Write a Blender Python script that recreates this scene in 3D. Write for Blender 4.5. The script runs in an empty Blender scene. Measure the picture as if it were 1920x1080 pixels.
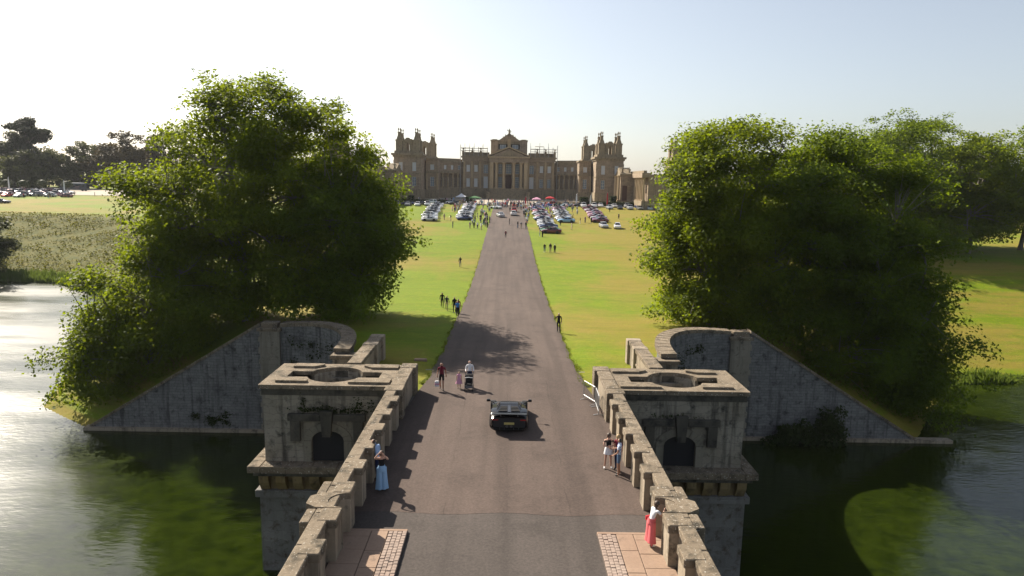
import bpy, bmesh, math, random
import numpy as np
from mathutils import Vector, Matrix

R = math.radians
scene = bpy.context.scene
COL = scene.collection

# ------------------------------------------------------------------ camera
cam_d = bpy.data.cameras.new('camera')
cam = bpy.data.objects.new('camera', cam_d)
COL.objects.link(cam)
cam_d.sensor_width = 36.0
cam_d.lens = 36.0 * 1280 / 1920
cam_d.clip_start = 0.5
cam_d.clip_end = 9000
cam.matrix_world = (Matrix.Translation((0, 0, 22)) @ Matrix.Rotation(R(-0.45), 4, 'Z')
                    @ Matrix.Rotation(R(90 - 8.8), 4, 'X') @ Matrix.Rotation(R(1.05), 4, 'Z'))
scene.camera = cam

# ------------------------------------------------------------------ sky, sun, exposure
SUN_EL, SUN_AZ = 37.0, -43.0            # azimuth from +Y, negative = towards -X
world = bpy.data.worlds.new('World')
scene.world = world
world.use_nodes = True
wn = world.node_tree
sky = wn.nodes.new('ShaderNodeTexSky')
sky.sky_type = 'NISHITA'
sky.sun_disc = False
sky.sun_elevation = R(SUN_EL)
sky.sun_rotation = R(SUN_AZ)
sky.altitude = 100
sky.air_density = 1.0
sky.dust_density = 1.6
sky.ozone_density = 1.0
bg = wn.nodes['Background']
bg.inputs['Strength'].default_value = 0.068
hs_ = wn.nodes.new('ShaderNodeHueSaturation')
hs_.inputs['Saturation'].default_value = 0.58
wn.links.new(sky.outputs[0], hs_.inputs['Color'])
wn.links.new(hs_.outputs[0], bg.inputs[0])

sun_d = bpy.data.lights.new('sun', 'SUN')
sun_d.energy = 5.0
sun_d.angle = R(0.53)
sun_d.color = (1.0, 0.90, 0.76)
sun = bpy.data.objects.new('sun', sun_d)
COL.objects.link(sun)
_e, _a = R(SUN_EL), R(SUN_AZ)
TO_SUN = Vector((math.sin(_a) * math.cos(_e), math.cos(_a) * math.cos(_e), math.sin(_e)))
sun.rotation_euler = (-TO_SUN).to_track_quat('-Z', 'Y').to_euler()
sun.location = (-60, 60, 120)

scene.view_settings.view_transform = 'Standard'
scene.view_settings.look = 'None'
scene.view_settings.exposure = 1.15
scene.view_settings.gamma = 1.0
scene.view_settings.use_curve_mapping = False
scene.cycles.max_bounces = 6
scene.cycles.diffuse_bounces = 2
scene.cycles.transmission_bounces = 4
scene.cycles.transparent_max_bounces = 6
scene.cycles.caustics_reflective = False
scene.cycles.caustics_refractive = False

# ------------------------------------------------------------------ helpers
class MB:
    """collects faces, then links them as one mesh object"""
    def __init__(s):
        s.v, s.f, s.m = [], [], []

    def add(s, verts, faces, mi=0):
        o = len(s.v)
        s.v.extend([tuple(p) for p in verts])
        s.f.extend([tuple(i + o for i in f) for f in faces])
        s.m.extend([mi] * len(faces))
        return s

    def box(s, x0, x1, y0, y1, z0, z1, mi=0):
        if x0 > x1: x0, x1 = x1, x0
        if y0 > y1: y0, y1 = y1, y0
        return s.add([(x0, y0, z0), (x1, y0, z0), (x1, y1, z0), (x0, y1, z0), (x0, y0, z1), (x1, y0, z1), (x1, y1, z1), (x0, y1, z1)],
                     [(0, 3, 2, 1), (4, 5, 6, 7), (0, 1, 5, 4), (1, 2, 6, 5), (2, 3, 7, 6), (3, 0, 4, 7)], mi)

    def chbox(s, x0, x1, y0, y1, z0, z1, c=0.04, mi=0):
        """box with chamfered top and upright edges"""
        if x0 > x1: x0, x1 = x1, x0
        if y0 > y1: y0, y1 = y1, y0
        def ring(i, z):
            a, b, d, e = x0 + i, x1 - i, y0 + i, y1 - i
            return [(a + c, d, z), (b - c, d, z), (b, d + c, z), (b, e - c, z), (b - c, e, z), (a + c, e, z), (a, e - c, z), (a, d + c, z)]
        r = ring(0, z0) + ring(0, z1 - c) + ring(c, z1)
        f = []
        for k in range(2):
            for i in range(8):
                j = (i + 1) % 8
                f.append((k * 8 + i, k * 8 + j, k * 8 + 8 + j, k * 8 + 8 + i))
        f.append(tuple(range(16, 24)))
        f.append(tuple(range(7, -1, -1)))
        return s.add(r, f, mi)

    def prism(s, poly, z0, z1, mi=0):
        n = len(poly)
        a = sum(poly[i][0] * poly[(i + 1) % n][1] - poly[(i + 1) % n][0] * poly[i][1] for i in range(n))
        if a < 0: poly = poly[::-1]
        v = [(p[0], p[1], z0) for p in poly] + [(p[0], p[1], z1) for p in poly]
        f = [tuple(range(n - 1, -1, -1)), tuple(range(n, 2 * n))]
        f += [(i, (i + 1) % n, n + (i + 1) % n, n + i) for i in range(n)]
        return s.add(v, f, mi)

    def extr(s, poly, axis, a0, a1, mi=0):
        """2D polygon (u,z) extruded along 'x' or 'y'"""
        n = len(poly)
        mk = (lambda u, z, t: (t, u, z)) if axis == 'x' else (lambda u, z, t: (u, t, z))
        v = [mk(u, z, a0) for u, z in poly] + [mk(u, z, a1) for u, z in poly]
        f = [tuple(range(n)), tuple(range(2 * n - 1, n - 1, -1))]
        f += [((i + 1) % n, i, n + i, n + (i + 1) % n) for i in range(n)]
        return s.add(v, f, mi)

    def lathe(s, prof, seg=10, c=(0, 0, 0), sx=1, sy=1, mi=0):
        v, f = [], []
        for r, z in prof:
            for k in range(seg):
                t = 2 * math.pi * k / seg
                v.append((c[0] + r * sx * math.cos(t), c[1] + r * sy * math.sin(t), c[2] + z))
        n = len(prof)
        for i in range(n - 1):
            for k in range(seg):
                j = (k + 1) % seg
                f.append((i * seg + k, i * seg + j, (i + 1) * seg + j, (i + 1) * seg + k))
        f.append(tuple(range(seg - 1, -1, -1)))
        f.append(tuple((n - 1) * seg + k for k in range(seg)))
        return s.add(v, f, mi)

    def ball(s, c, rx, ry=None, rz=None, seg=10, rings=6, mi=0):
        ry = ry or rx; rz = rz or rx
        pr = []
        for i in range(rings + 1):
            t = math.pi * (0.04 + 0.92 * i / rings)
            pr.append((math.sin(t), -math.cos(t) * rz))
        v0 = len(s.v)
        return s.lathe(pr, seg, c, rx, ry, mi)

    def tube(s, pts, rad, seg=6, mi=0):
        pts = [Vector(p) for p in pts]
        if not hasattr(rad, '__len__'): rad = [rad] * len(pts)
        v, f = [], []
        for i, p in enumerate(pts):
            d = (pts[min(i + 1, len(pts) - 1)] - pts[max(i - 1, 0)])
            d = d.normalized() if d.length > 1e-9 else Vector((0, 0, 1))
            a = d.cross(Vector((0.13, 0.37, 1)) if abs(d.z) < 0.95 else Vector((1, 0.2, 0))).normalized()
            b = d.cross(a)
            for k in range(seg):
                t = 2 * math.pi * k / seg
                v.append(p + (a * math.cos(t) + b * math.sin(t)) * rad[i])
        for i in range(len(pts) - 1):
            for k in range(seg):
                j = (k + 1) % seg
                f.append((i * seg + k, (i + 1) * seg + k, (i + 1) * seg + j, i * seg + j))
        f.append(tuple(range(seg)))
        f.append(tuple((len(pts) - 1) * seg + k for k in range(seg - 1, -1, -1)))
        return s.add(v, f, mi)

    def mesh(s, name, mats, smooth=False):
        me = bpy.data.meshes.new(name)
        me.from_pydata(s.v, [], s.f)
        for m in (mats if isinstance(mats, (list, tuple)) else [mats]):
            me.materials.append(m)
        me.polygons.foreach_set('material_index', s.m)
        if smooth:
            me.polygons.foreach_set('use_smooth', [True] * len(me.polygons))
        me.update()
        return me

    def build(s, name, mats, parent=None, smooth=False, fix=True):
        me = s.mesh(name, mats, smooth)
        if fix:
            bm = bmesh.new(); bm.from_mesh(me)
            bmesh.ops.recalc_face_normals(bm, faces=bm.faces)
            bm.to_mesh(me); bm.free()
        return link(name, me, parent)


def link(name, me, parent=None):
    o = bpy.data.objects.new(name, me)
    COL.objects.link(o)
    if parent is not None:
        o.parent = parent
    return o


def empty(name, loc=(0, 0, 0), rz=0):
    o = bpy.data.objects.new(name, None)
    o.empty_display_size = 0.3
    COL.objects.link(o)
    o.location = loc
    o.rotation_euler = (0, 0, rz)
    return o


def tag(o, label=None, cat=None, group=None, kind=None):
    if label: o['label'] = label
    if cat: o['category'] = cat
    if group: o['group'] = group
    if kind: o['kind'] = kind
    return o


def copy_tree(o, parent=None):
    c = o.copy()
    COL.objects.link(c)
    if parent is not None: c.parent = parent
    for ch in list(o.children):
        copy_tree(ch, c)
    return c


def fast_mesh(name, V, Fq, mat):
    """V (n,3), Fq (m,k) numpy -> mesh"""
    me = bpy.data.meshes.new(name)
    k = Fq.shape[1]
    me.vertices.add(len(V)); me.vertices.foreach_set('co', V.astype(np.float32).ravel())
    me.loops.add(Fq.size); me.loops.foreach_set('vertex_index', Fq.astype(np.int32).ravel())
    me.polygons.add(len(Fq))
    me.polygons.foreach_set('loop_start', np.arange(0, Fq.size, k, dtype=np.int32))
    me.polygons.foreach_set('loop_total', np.full(len(Fq), k, dtype=np.int32))
    me.materials.append(mat)
    me.update(calc_edges=True)
    return me

# ------------------------------------------------------------------ materials
def new_mat(name):
    m = bpy.data.materials.new(name)
    m.use_nodes = True
    return m, m.node_tree, m.node_tree.nodes['Principled BSDF']


def simple(name, col, rough=0.6, metal=0.0, spec=None, coat=0.0, noise=0.0, nscale=8.0):
    m, t, b = new_mat(name)
    b.inputs['Base Color'].default_value = (*col, 1)
    b.inputs['Roughness'].default_value = rough
    b.inputs['Metallic'].default_value = metal
    if spec is not None: b.inputs['Specular IOR Level'].default_value = spec
    if coat: b.inputs['Coat Weight'].default_value = coat; b.inputs['Coat Roughness'].default_value = 0.06
    if noise:
        tc = t.nodes.new('ShaderNodeTexCoord')
        n = t.nodes.new('ShaderNodeTexNoise'); n.inputs['Scale'].default_value = nscale; n.inputs['Detail'].default_value = 4
        t.links.new(tc.outputs['Object'], n.inputs['Vector'])
        mx = t.nodes.new('ShaderNodeMix'); mx.data_type = 'RGBA'
        mx.inputs['A'].default_value = (*[c * (1 - noise) for c in col], 1)
        mx.inputs['B'].default_value = (*[min(1, c * (1 + noise)) for c in col], 1)
        t.links.new(n.outputs['Fac'], mx.inputs['Factor'])
        t.links.new(mx.outputs['Result'], b.inputs['Base Color'])
    return m


class NT:
    """tiny node builder"""
    def __init__(s, t): s.t = t
    def n(s, typ, **kw):
        x = s.t.nodes.new(typ)
        for k, v in kw.items():
            if k in ('op',): x.operation = v
            else: x.inputs[k].default_value = v
        return x
    def l(s, a, b): s.t.links.new(a, b)
    def pos(s):
        return s.t.nodes.new('ShaderNodeNewGeometry').outputs['Position']
    def mapped(s, vec, scale=(1, 1, 1), rot=(0, 0, 0)):
        m = s.n('ShaderNodeMapping'); m.inputs['Scale'].default_value = scale; m.inputs['Rotation'].default_value = rot
        s.l(vec, m.inputs['Vector']); return m.outputs['Vector']
    def noise(s, vec, scale, detail=4.0, rough=0.55, dist=0.0):
        x = s.n('ShaderNodeTexNoise', Scale=scale, Detail=detail, Roughness=rough, Distortion=dist)
        s.l(vec, x.inputs['Vector']); return x.outputs['Fac']
    def ramp(s, fac, a, b, ca=(0, 0, 0, 1), cb=(1, 1, 1, 1)):
        r = s.t.nodes.new('ShaderNodeValToRGB')
        r.color_ramp.elements[0].position = a; r.color_ramp.elements[1].position = b
        r.color_ramp.elements[0].color = ca; r.color_ramp.elements[1].color = cb
        s.l(fac, r.inputs['Fac']); return r.outputs['Color']
    def mix(s, fac, a, b, blend='MIX'):
        m = s.t.nodes.new('ShaderNodeMix'); m.data_type = 'RGBA'; m.blend_type = blend
        for sock, val in (('Factor', fac), ('A', a), ('B', b)):
            if isinstance(val, (int, float)): m.inputs[sock].default_value = val
            elif isinstance(val, tuple): m.inputs[sock].default_value = (*val[:3], 1)
            else: s.l(val, m.inputs[sock])
        return m.outputs['Result']
    def math(s, op, a, b=None, clamp=False):
        m = s.t.nodes.new('ShaderNodeMath'); m.operation = op; m.use_clamp = clamp
        for i, val in enumerate((a, b)):
            if val is None: continue
            if isinstance(val, (int, float)): m.inputs[i].default_value = val
            else: s.l(val, m.inputs[i])
        return m.outputs[0]
    def bump(s, h, strength, dist, bsdf):
        b = s.n('ShaderNodeBump', Strength=strength, Distance=dist)
        s.l(h, b.inputs['Height']); s.l(b.outputs['Normal'], bsdf.inputs['Normal'])


def stone(name, base, dark, pale, lichen=0.45, streak=0.0, course=None, rough=0.9, bump=0.5, speck=0.0):
    m, t, b = new_mat(name)
    k = NT(t); p = k.pos()
    c = k.mix(k.ramp(k.noise(p, 0.55, 6, 0.6), 0.35, 0.68), base, pale)
    c = k.mix(k.ramp(k.noise(p, 1.7, 8, 0.65, 0.3), 0.62 - 0.25 * lichen, 0.74 - 0.1 * lichen), c, dark)
    if streak:
        s_ = k.noise(k.mapped(p, (2.2, 2.2, 0.16)), 1.0, 5, 0.6)
        f = k.math('MULTIPLY', k.ramp(s_, 0.5, 0.68), streak)
        c = k.mix(f, c, tuple(v * 0.35 for v in dark))
    if speck:
        c = k.mix(k.math('MULTIPLY', k.ramp(k.noise(p, 13, 2, 0.5), 0.64, 0.7), speck), c, (0.62, 0.58, 0.5))
    fine = k.noise(p, 9, 8, 0.7)
    c = k.mix(0.55, c, k.mix(fine, (0.35, 0.35, 0.35), (1, 1, 1)), 'MULTIPLY')
    h = k.noise(p, 5, 9, 0.7)
    if course:
        br = t.nodes.new('ShaderNodeTexBrick')
        mp = t.nodes.new('ShaderNodeCombineXYZ'); sp = t.nodes.new('ShaderNodeSeparateXYZ')
        k.l(p, sp.inputs[0])
        wob = k.math('MULTIPLY', k.math('SUBTRACT', k.noise(p, 1.6, 3, 0.5), 0.5), course[1] * 0.9)
        wob2 = k.math('MULTIPLY', k.math('SUBTRACT', k.noise(p, 0.9, 2, 0.5), 0.5), course[0] * 1.6)
        k.l(k.math('ADD', k.math('ADD', sp.outputs[0], sp.outputs[1]), wob2), mp.inputs[0]); k.l(k.math('ADD', sp.outputs[2], wob), mp.inputs[1])
        k.l(mp.outputs[0], br.inputs['Vector'])
        br.inputs['Scale'].default_value = 1.0
        br.inputs['Brick Width'].default_value = course[0]; br.inputs['Row Height'].default_value = course[1]
        br.inputs['Mortar Size'].default_value = course[2]
        br.inputs['Color1'].default_value = (0.72, 0.72, 0.72, 1); br.inputs['Color2'].default_value = (1, 1, 1, 1)
        br.inputs['Mortar'].default_value = (0.5, 0.5, 0.5, 1)
        br.inputs['Bias'].default_value = 0.0
        c = k.mix(0.7, c, br.outputs['Color'], 'MULTIPLY')
        h = k.math('SUBTRACT', h, k.math('MULTIPLY', br.outputs['Fac'], 0.8))
    k.l(c, b.inputs['Base Color'])
    b.inputs['Roughness'].default_value = rough
    b.inputs['Specular IOR Level'].default_value = 0.2
    k.bump(h, bump, 0.06, b)
    return m


M = {}
M['stone'] = stone('stone_ashlar', (0.30, 0.265, 0.205), (0.06, 0.057, 0.05), (0.40, 0.36, 0.295), 0.40, 0.7, (1.25, 0.42, 0.012))
M['stone_cap'] = stone('stone_coping', (0.195, 0.155, 0.11), (0.06, 0.053, 0.04), (0.265, 0.215, 0.155), 0.55, 0, None, 0.95, 0.9, 0.8)
M['stone_post'] = stone('stone_post', (0.32, 0.26, 0.19), (0.10, 0.085, 0.065), (0.40, 0.34, 0.26), 0.25, 0.6)
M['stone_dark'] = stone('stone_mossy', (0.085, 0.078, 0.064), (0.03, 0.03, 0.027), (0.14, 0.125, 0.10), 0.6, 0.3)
M['stone_pier'] = stone('stone_pier', (0.21, 0.205, 0.19), (0.09, 0.065, 0.035), (0.26, 0.25, 0.235), 0.42, 0.2, (1.6, 0.6, 0.01))
M['stone_corbel'] = stone('stone_corbel', (0.26, 0.185, 0.08), (0.09, 0.07, 0.05), (0.30, 0.23, 0.13), 0.3, 0.5)
M['rubble'] = stone('rubble_wall', (0.20, 0.20, 0.195), (0.07, 0.07, 0.066), (0.26, 0.255, 0.245), 0.36, 0.6, (0.55, 0.25, 0.022))
M['quoin'] = stone('stone_quoin', (0.25, 0.225, 0.175), (0.09, 0.085, 0.07), (0.30, 0.27, 0.215), 0.25, 0.35)
M['palace'] = stone('palace_stone', (0.37, 0.285, 0.20), (0.20, 0.16, 0.12), (0.45, 0.355, 0.255), 0.25, 0.35, (1.8, 0.6, 0.03), 0.9, 0.3)
M['palace_pale'] = stone('palace_column_stone', (0.44, 0.33, 0.20), (0.26, 0.20, 0.13), (0.50, 0.39, 0.25), 0.15, 0.3, None, 0.9, 0.2)
M['palace_grey'] = stone('palace_attic_stone', (0.30, 0.24, 0.16), (0.13, 0.11, 0.085), (0.36, 0.29, 0.19), 0.35, 0.4, None, 0.9, 0.2)
M['lead'] = simple('roof_lead', (0.17, 0.18, 0.19), 0.5, 0.2)
M['dark'] = simple('interior_shade', (0.012, 0.012, 0.014), 0.9)  # near black, put in as the shade inside openings
M['flag'] = stone('flagstone', (0.31, 0.215, 0.155), (0.20, 0.145, 0.11), (0.36, 0.255, 0.185), 0.1, 0, None, 0.85, 0.3)
M['sett'] = stone('granite_sett', (0.33, 0.25, 0.205), (0.17, 0.14, 0.125), (0.39, 0.31, 0.26), 0.2, 0, None, 0.85, 0.5)
M['joint'] = simple('paving_joint', (0.10, 0.075, 0.06), 0.95)
M['metal'] = simple('galvanised_steel', (0.36, 0.37, 0.38), 0.5, 0.8)
M['steel_dark'] = simple('dark_steel', (0.07, 0.07, 0.075), 0.45, 0.6)
M['rubber'] = simple('tyre_rubber', (0.018, 0.018, 0.02), 0.85)
M['rim'] = simple('wheel_alloy', (0.45, 0.45, 0.47), 0.3, 0.8)
M['glass'] = simple('car_glass', (0.012, 0.014, 0.018), 0.04, 0.0, 0.8)
M['white'] = simple('white_paint', (0.78, 0.78, 0.77), 0.35)
M['redlamp'] = simple('red_lamp_lens', (0.35, 0.012, 0.012), 0.15, 0, 0.7)
M['headlamp'] = simple('headlamp_lens', (0.6, 0.62, 0.65), 0.1, 0.4)
M['plate'] = simple('number_plate', (0.42, 0.36, 0.12), 0.4)
M['underside'] = simple('car_underside', (0.015, 0.015, 0.016), 0.9)


def asphalt(name, a, b_, line=True):
    m, t, b = new_mat(name)
    k = NT(t); p = k.pos()
    big = k.noise(k.mapped(p, (0.5, 0.12, 1)), 0.7, 5, 0.6)
    c = k.mix(k.ramp(big, 0.3, 0.72), a, b_)
    tr = k.noise(k.mapped(p, (1.3, 0.03, 1)), 1.0, 3, 0.5)
    c = k.mix(k.math('MULTIPLY', k.ramp(tr, 0.42, 0.66), 0.6), c, tuple(v * 0.72 for v in a))
    c = k.mix(k.math('MULTIPLY', k.ramp(k.noise(p, 0.45, 6, 0.7), 0.5, 0.7), 0.6), c, tuple(v * 0.65 for v in a))
    g = k.noise(p, 10, 5, 0.8)
    c = k.mix(0.8, c, k.mix(k.ramp(g, 0.3, 0.7), (0.5, 0.5, 0.5), (1.15, 1.12, 1.1)), 'MULTIPLY')
    pt_ = k.noise(p, 2.2, 5, 0.7)
    c = k.mix(k.math('MULTIPLY', k.ramp(pt_, 0.55, 0.72), 0.4), c, tuple(v * 0.6 for v in a))
    # hairline longitudinal cracks
    if line:
        sp = t.nodes.new('ShaderNodeSeparateXYZ'); k.l(p, sp.inputs[0])
        w = k.math('MULTIPLY', k.math('SUBTRACT', k.noise(k.mapped(p, (0, 0.35, 0)), 1.0, 5, 0.6), 0.5), 0.5)
        xx = k.math('ADD', sp.outputs[0], w)
        d1 = k.math('ABSOLUTE', k.math('SUBTRACT', xx, 0.15))
        d2 = k.math('ABSOLUTE', k.math('SUBTRACT', xx, -2.3))
        d3 = k.math('ABSOLUTE', k.math('SUBTRACT', xx, 2.6))
        d = k.math('MINIMUM', d1, k.math('MINIMUM', d2, d3))
        f = k.math('MULTIPLY', k.ramp(d, 0.012, 0.04, (1, 1, 1, 1), (0, 0, 0, 1)), k.math('MULTIPLY', k.ramp(k.noise(p, 0.5, 3, 0.5), 0.42, 0.6), 0.4))
        c = k.mix(f, c, tuple(v * 0.35 for v in a))
    k.l(c, b.inputs['Base Color'])
    b.inputs['Roughness'].default_value = 0.92
    b.inputs['Specular IOR Level'].default_value = 0.25
    k.bump(g, 0.35, 0.02, b)
    return m


M['asphalt'] = asphalt('red_brown_asphalt', (0.088, 0.066, 0.056), (0.120, 0.090, 0.076))
M['asphalt2'] = asphalt('grey_asphalt', (0.070, 0.060, 0.054), (0.100, 0.085, 0.077), False)


def grass_mat():
    m, t, b = new_mat('lawn_grass')
    k = NT(t); p = k.pos()
    sp = t.nodes.new('ShaderNodeSeparateXYZ'); k.l(p, sp.inputs[0])
    zone = t.nodes.new('ShaderNodeAttribute'); zone.attribute_name = 'zone'
    green = k.mix(k.noise(p, 0.35, 6, 0.65), (0.09, 0.16, 0.002), (0.195, 0.25, 0.003))
    dry = k.mix(k.noise(p, 0.5, 5, 0.6), (0.20, 0.175, 0.015), (0.25, 0.19, 0.04))
    n1 = k.noise(k.mapped(p, (0.055, 0.028, 1)), 1.0, 6, 0.62)
    ax = k.math('ABSOLUTE', sp.outputs[0])
    away = k.math('MULTIPLY', k.math('SUBTRACT', ax, 6.0), 0.03, True)
    right = k.math('SUBTRACT', k.math('MULTIPLY', sp.outputs[0], 0.04, True), k.math('MULTIPLY', k.math('SUBTRACT', sp.outputs[0], 42.0), 0.06, True))
    f = k.math('ADD', k.math('ADD', n1, k.math('MULTIPLY', away, 0.09)), k.math('MULTIPLY', right, 0.13))
    f = k.ramp(f, 0.50, 0.66)
    c = k.mix(f, green, dry)
    mid = k.noise(k.mapped(p, (0.10, 0.55, 1)), 1.0, 6, 0.7)
    c = k.mix(k.math('MULTIPLY', k.ramp(mid, 0.46, 0.68), 0.5), c, (0.095, 0.135, 0.002))
    tuf = k.noise(p, 1.3, 6, 0.75)
    c = k.mix(k.math('MULTIPLY', k.ramp(tuf, 0.52, 0.66), 0.45), c, (0.26, 0.25, 0.015))
    # heath slope
    hn = k.noise(p, 0.5, 7, 0.7)
    heath = k.mix(k.ramp(hn, 0.35, 0.65), (0.06, 0.078, 0.004), (0.14, 0.125, 0.008))
    c = k.mix(zone.outputs['Fac'], c, heath)
    g = k.noise(p, 6, 6, 0.75)
    c = k.mix(0.6, c, k.mix(k.ramp(g, 0.25, 0.75), (0.5, 0.5, 0.5), (1, 1, 1)), 'MULTIPLY')
    k.l(c, b.inputs['Base Color'])
    b.inputs['Roughness'].default_value = 0.9
    b.inputs['Specular IOR Level'].default_value = 0.15
    k.bump(k.noise(p, 2.5, 8, 0.75), 0.5, 0.18, b)
    return m


M['grass'] = grass_mat()


def water_mat():
    m, t, b = new_mat('lake_water')
    k = NT(t); p = k.pos()
    c = k.mix(k.ramp(k.noise(p, 0.8, 8, 0.75), 0.35, 0.7), (0.006, 0.011, 0.0018), (0.024, 0.036, 0.003))
    k.l(c, b.inputs['Base Color'])
    b.inputs['IOR'].default_value = 1.333
    sp = t.nodes.new('ShaderNodeSeparateXYZ'); k.l(p, sp.inputs[0])
    wind = k.math('MULTIPLY', k.math('SUBTRACT', k.math('MULTIPLY', sp.outputs[0], -1.0), 22.0), 0.045, True)
    ruf = k.math('MULTIPLY', wind, k.ramp(k.noise(k.mapped(p, (0.02, 0.06, 1)), 1.0, 4, 0.6), 0.22, 0.55))
    k.l(k.math('ADD', k.math('MULTIPLY', ruf, 0.30), 0.05), b.inputs['Roughness'])
    w1 = k.noise(k.mapped(p, (0.9, 2.3, 1), (0, 0, R(28))), 1.1, 4, 0.55)
    w2 = k.noise(k.mapped(p, (1, 1.5, 1), (0, 0, R(-15))), 0.28, 3, 0.5)
    calm = k.ramp(k.noise(k.mapped(p, (0.02, 0.045, 1)), 1.0, 3, 0.55), 0.38, 0.62)
    h = k.math('ADD', k.math('MULTIPLY', w1, k.math('ADD', k.math('MULTIPLY', calm, 0.8), 0.2)), k.math('MULTIPLY', w2, 0.7))
    k.bump(h, 0.3, 0.13, b)
    return m


M['water'] = water_mat()


def leaf_mat(name, a, b_, trans, tf=0.42):
    m, t, b = new_mat(name)
    k = NT(t)
    g = t.nodes.new('ShaderNodeNewGeometry')
    rnd = g.outputs['Random Per Island']
    nz = k.noise(g.outputs['Position'], 0.28, 3, 0.5)
    f = k.math('ADD', k.math('MULTIPLY', rnd, 0.45), k.math('MULTIPLY', k.math('SUBTRACT', nz, 0.22), 1.0), True)
    c = k.mix(f, a, b_)
    k.l(c, b.inputs['Base Color'])
    b.inputs['Roughness'].default_value = 0.6
    b.inputs['Specular IOR Level'].default_value = 0.12
    tr = t.nodes.new('ShaderNodeBsdfTranslucent')
    k.l(k.mix(f, tuple(v * 0.6 for v in trans), trans), tr.inputs['Color'])
    ms = t.nodes.new('ShaderNodeMixShader'); ms.inputs[0].default_value = tf
    k.l(b.outputs[0], ms.inputs[1]); k.l(tr.outputs[0], ms.inputs[2])
    k.l(ms.outputs[0], t.nodes['Material Output'].inputs['Surface'])
    return m


M['leaf'] = leaf_mat('tree_leaves', (0.035, 0.062, 0.004), (0.11, 0.145, 0.008), (0.32, 0.40, 0.010), 0.45)
M['leaf2'] = leaf_mat('tree_leaves_deep', (0.028, 0.055, 0.004), (0.085, 0.125, 0.008), (0.26, 0.35, 0.012), 0.45)
M['leaf_far'] = leaf_mat('far_tree_leaves', (0.04, 0.055, 0.018), (0.085, 0.095, 0.03), (0.11, 0.12, 0.03), 0.35)
M['leaf_brown'] = leaf_mat('far_tree_leaves_brown', (0.06, 0.055, 0.022), (0.11, 0.09, 0.04), (0.12, 0.09, 0.03), 0.3)
M['conifer'] = leaf_mat('conifer_needles', (0.02, 0.03, 0.016), (0.045, 0.055, 0.028), (0.04, 0.05, 0.02), 0.2)
M['bracken'] = leaf_mat('bracken_fronds', (0.05, 0.07, 0.005), (0.15, 0.13, 0.010), (0.18, 0.17, 0.010), 0.35)
M['reed'] = leaf_mat('reed_leaves', (0.05, 0.09, 0.015), (0.10, 0.14, 0.03), (0.16, 0.22, 0.03), 0.4)
M['ivy'] = leaf_mat('ivy_leaves', (0.015, 0.025, 0.006), (0.04, 0.055, 0.012), (0.05, 0.07, 0.01), 0.2)
M['hedge'] = leaf_mat('hedge_leaves', (0.018, 0.03, 0.010), (0.04, 0.055, 0.016), (0.04, 0.06, 0.012), 0.2)


def bark_mat():
    m, t, b = new_mat('tree_bark')
    k = NT(t); p = k.pos()
    n_ = k.noise(k.mapped(p, (3, 3, 0.5)), 1.5, 6, 0.7)
    k.l(k.mix(n_, (0.07, 0.06, 0.048), (0.22, 0.20, 0.165)), b.inputs['Base Color'])
    b.inputs['Roughness'].default_value = 0.95
    k.bump(n_, 0.7, 0.08, b)
    return m


M['verge'] = leaf_mat('verge_grass', (0.08, 0.12, 0.004), (0.17, 0.19, 0.008), (0.2, 0.25, 0.01), 0.3)
M['bark'] = bark_mat()
M['gravel'] = stone('gravel', (0.42, 0.37, 0.30), (0.3, 0.27, 0.22), (0.5, 0.45, 0.37), 0.1, 0, None, 0.95, 0.4)

# ------------------------------------------------------------------ the land
PY = [0, 42, 48, 58, 75, 95, 120, 145, 170, 190, 210, 230, 250, 270, 300, 400, 900]
PB = [12.6, 12.6, 12.7, 13.2, 14.0, 14.2, 13.6, 12.2, 11.3, 10.3, 9.3, 8.6, 8, 7.4, 7, 6, 6]


def PZ(y):
    return 22 - np.interp(y, PY, PB)


SHORE_L = [(-36.5, 57.6), (-44, 63), (-50, 78), (-58, 100), (-72, 122), (-92, 138.5), (-105, 140), (-140, 139), (-260, 132), (-700, 120), (-4000, 120)]
SHORE_R = [(36.5, 57.6), (43, 66), (52, 76), (61, 77), (80, 80), (140, 88), (700, 120), (4000, 120)]


def polydist(x, y, pl):
    d = np.full(np.shape(x), 1e9)
    for (ax, ay), (bx, by) in zip(pl[:-1], pl[1:]):
        ex, ey = bx - ax, by - ay
        t = np.clip(((x - ax) * ex + (y - ay) * ey) / (ex * ex + ey * ey), 0, 1)
        d = np.minimum(d, np.hypot(x - ax - t * ex, y - ay - t * ey))
    return d


def land_side(x, y):
    sl = np.interp(-x, [-p[0] for p in SHORE_L], [p[1] for p in SHORE_L])
    sr = np.interp(x, [p[0] for p in SHORE_R], [p[1] for p in SHORE_R])
    s = np.where(x < 0, sl, sr)
    return np.where(np.abs(x) < 36.5, 1.0, np.sign(y - s))


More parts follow.
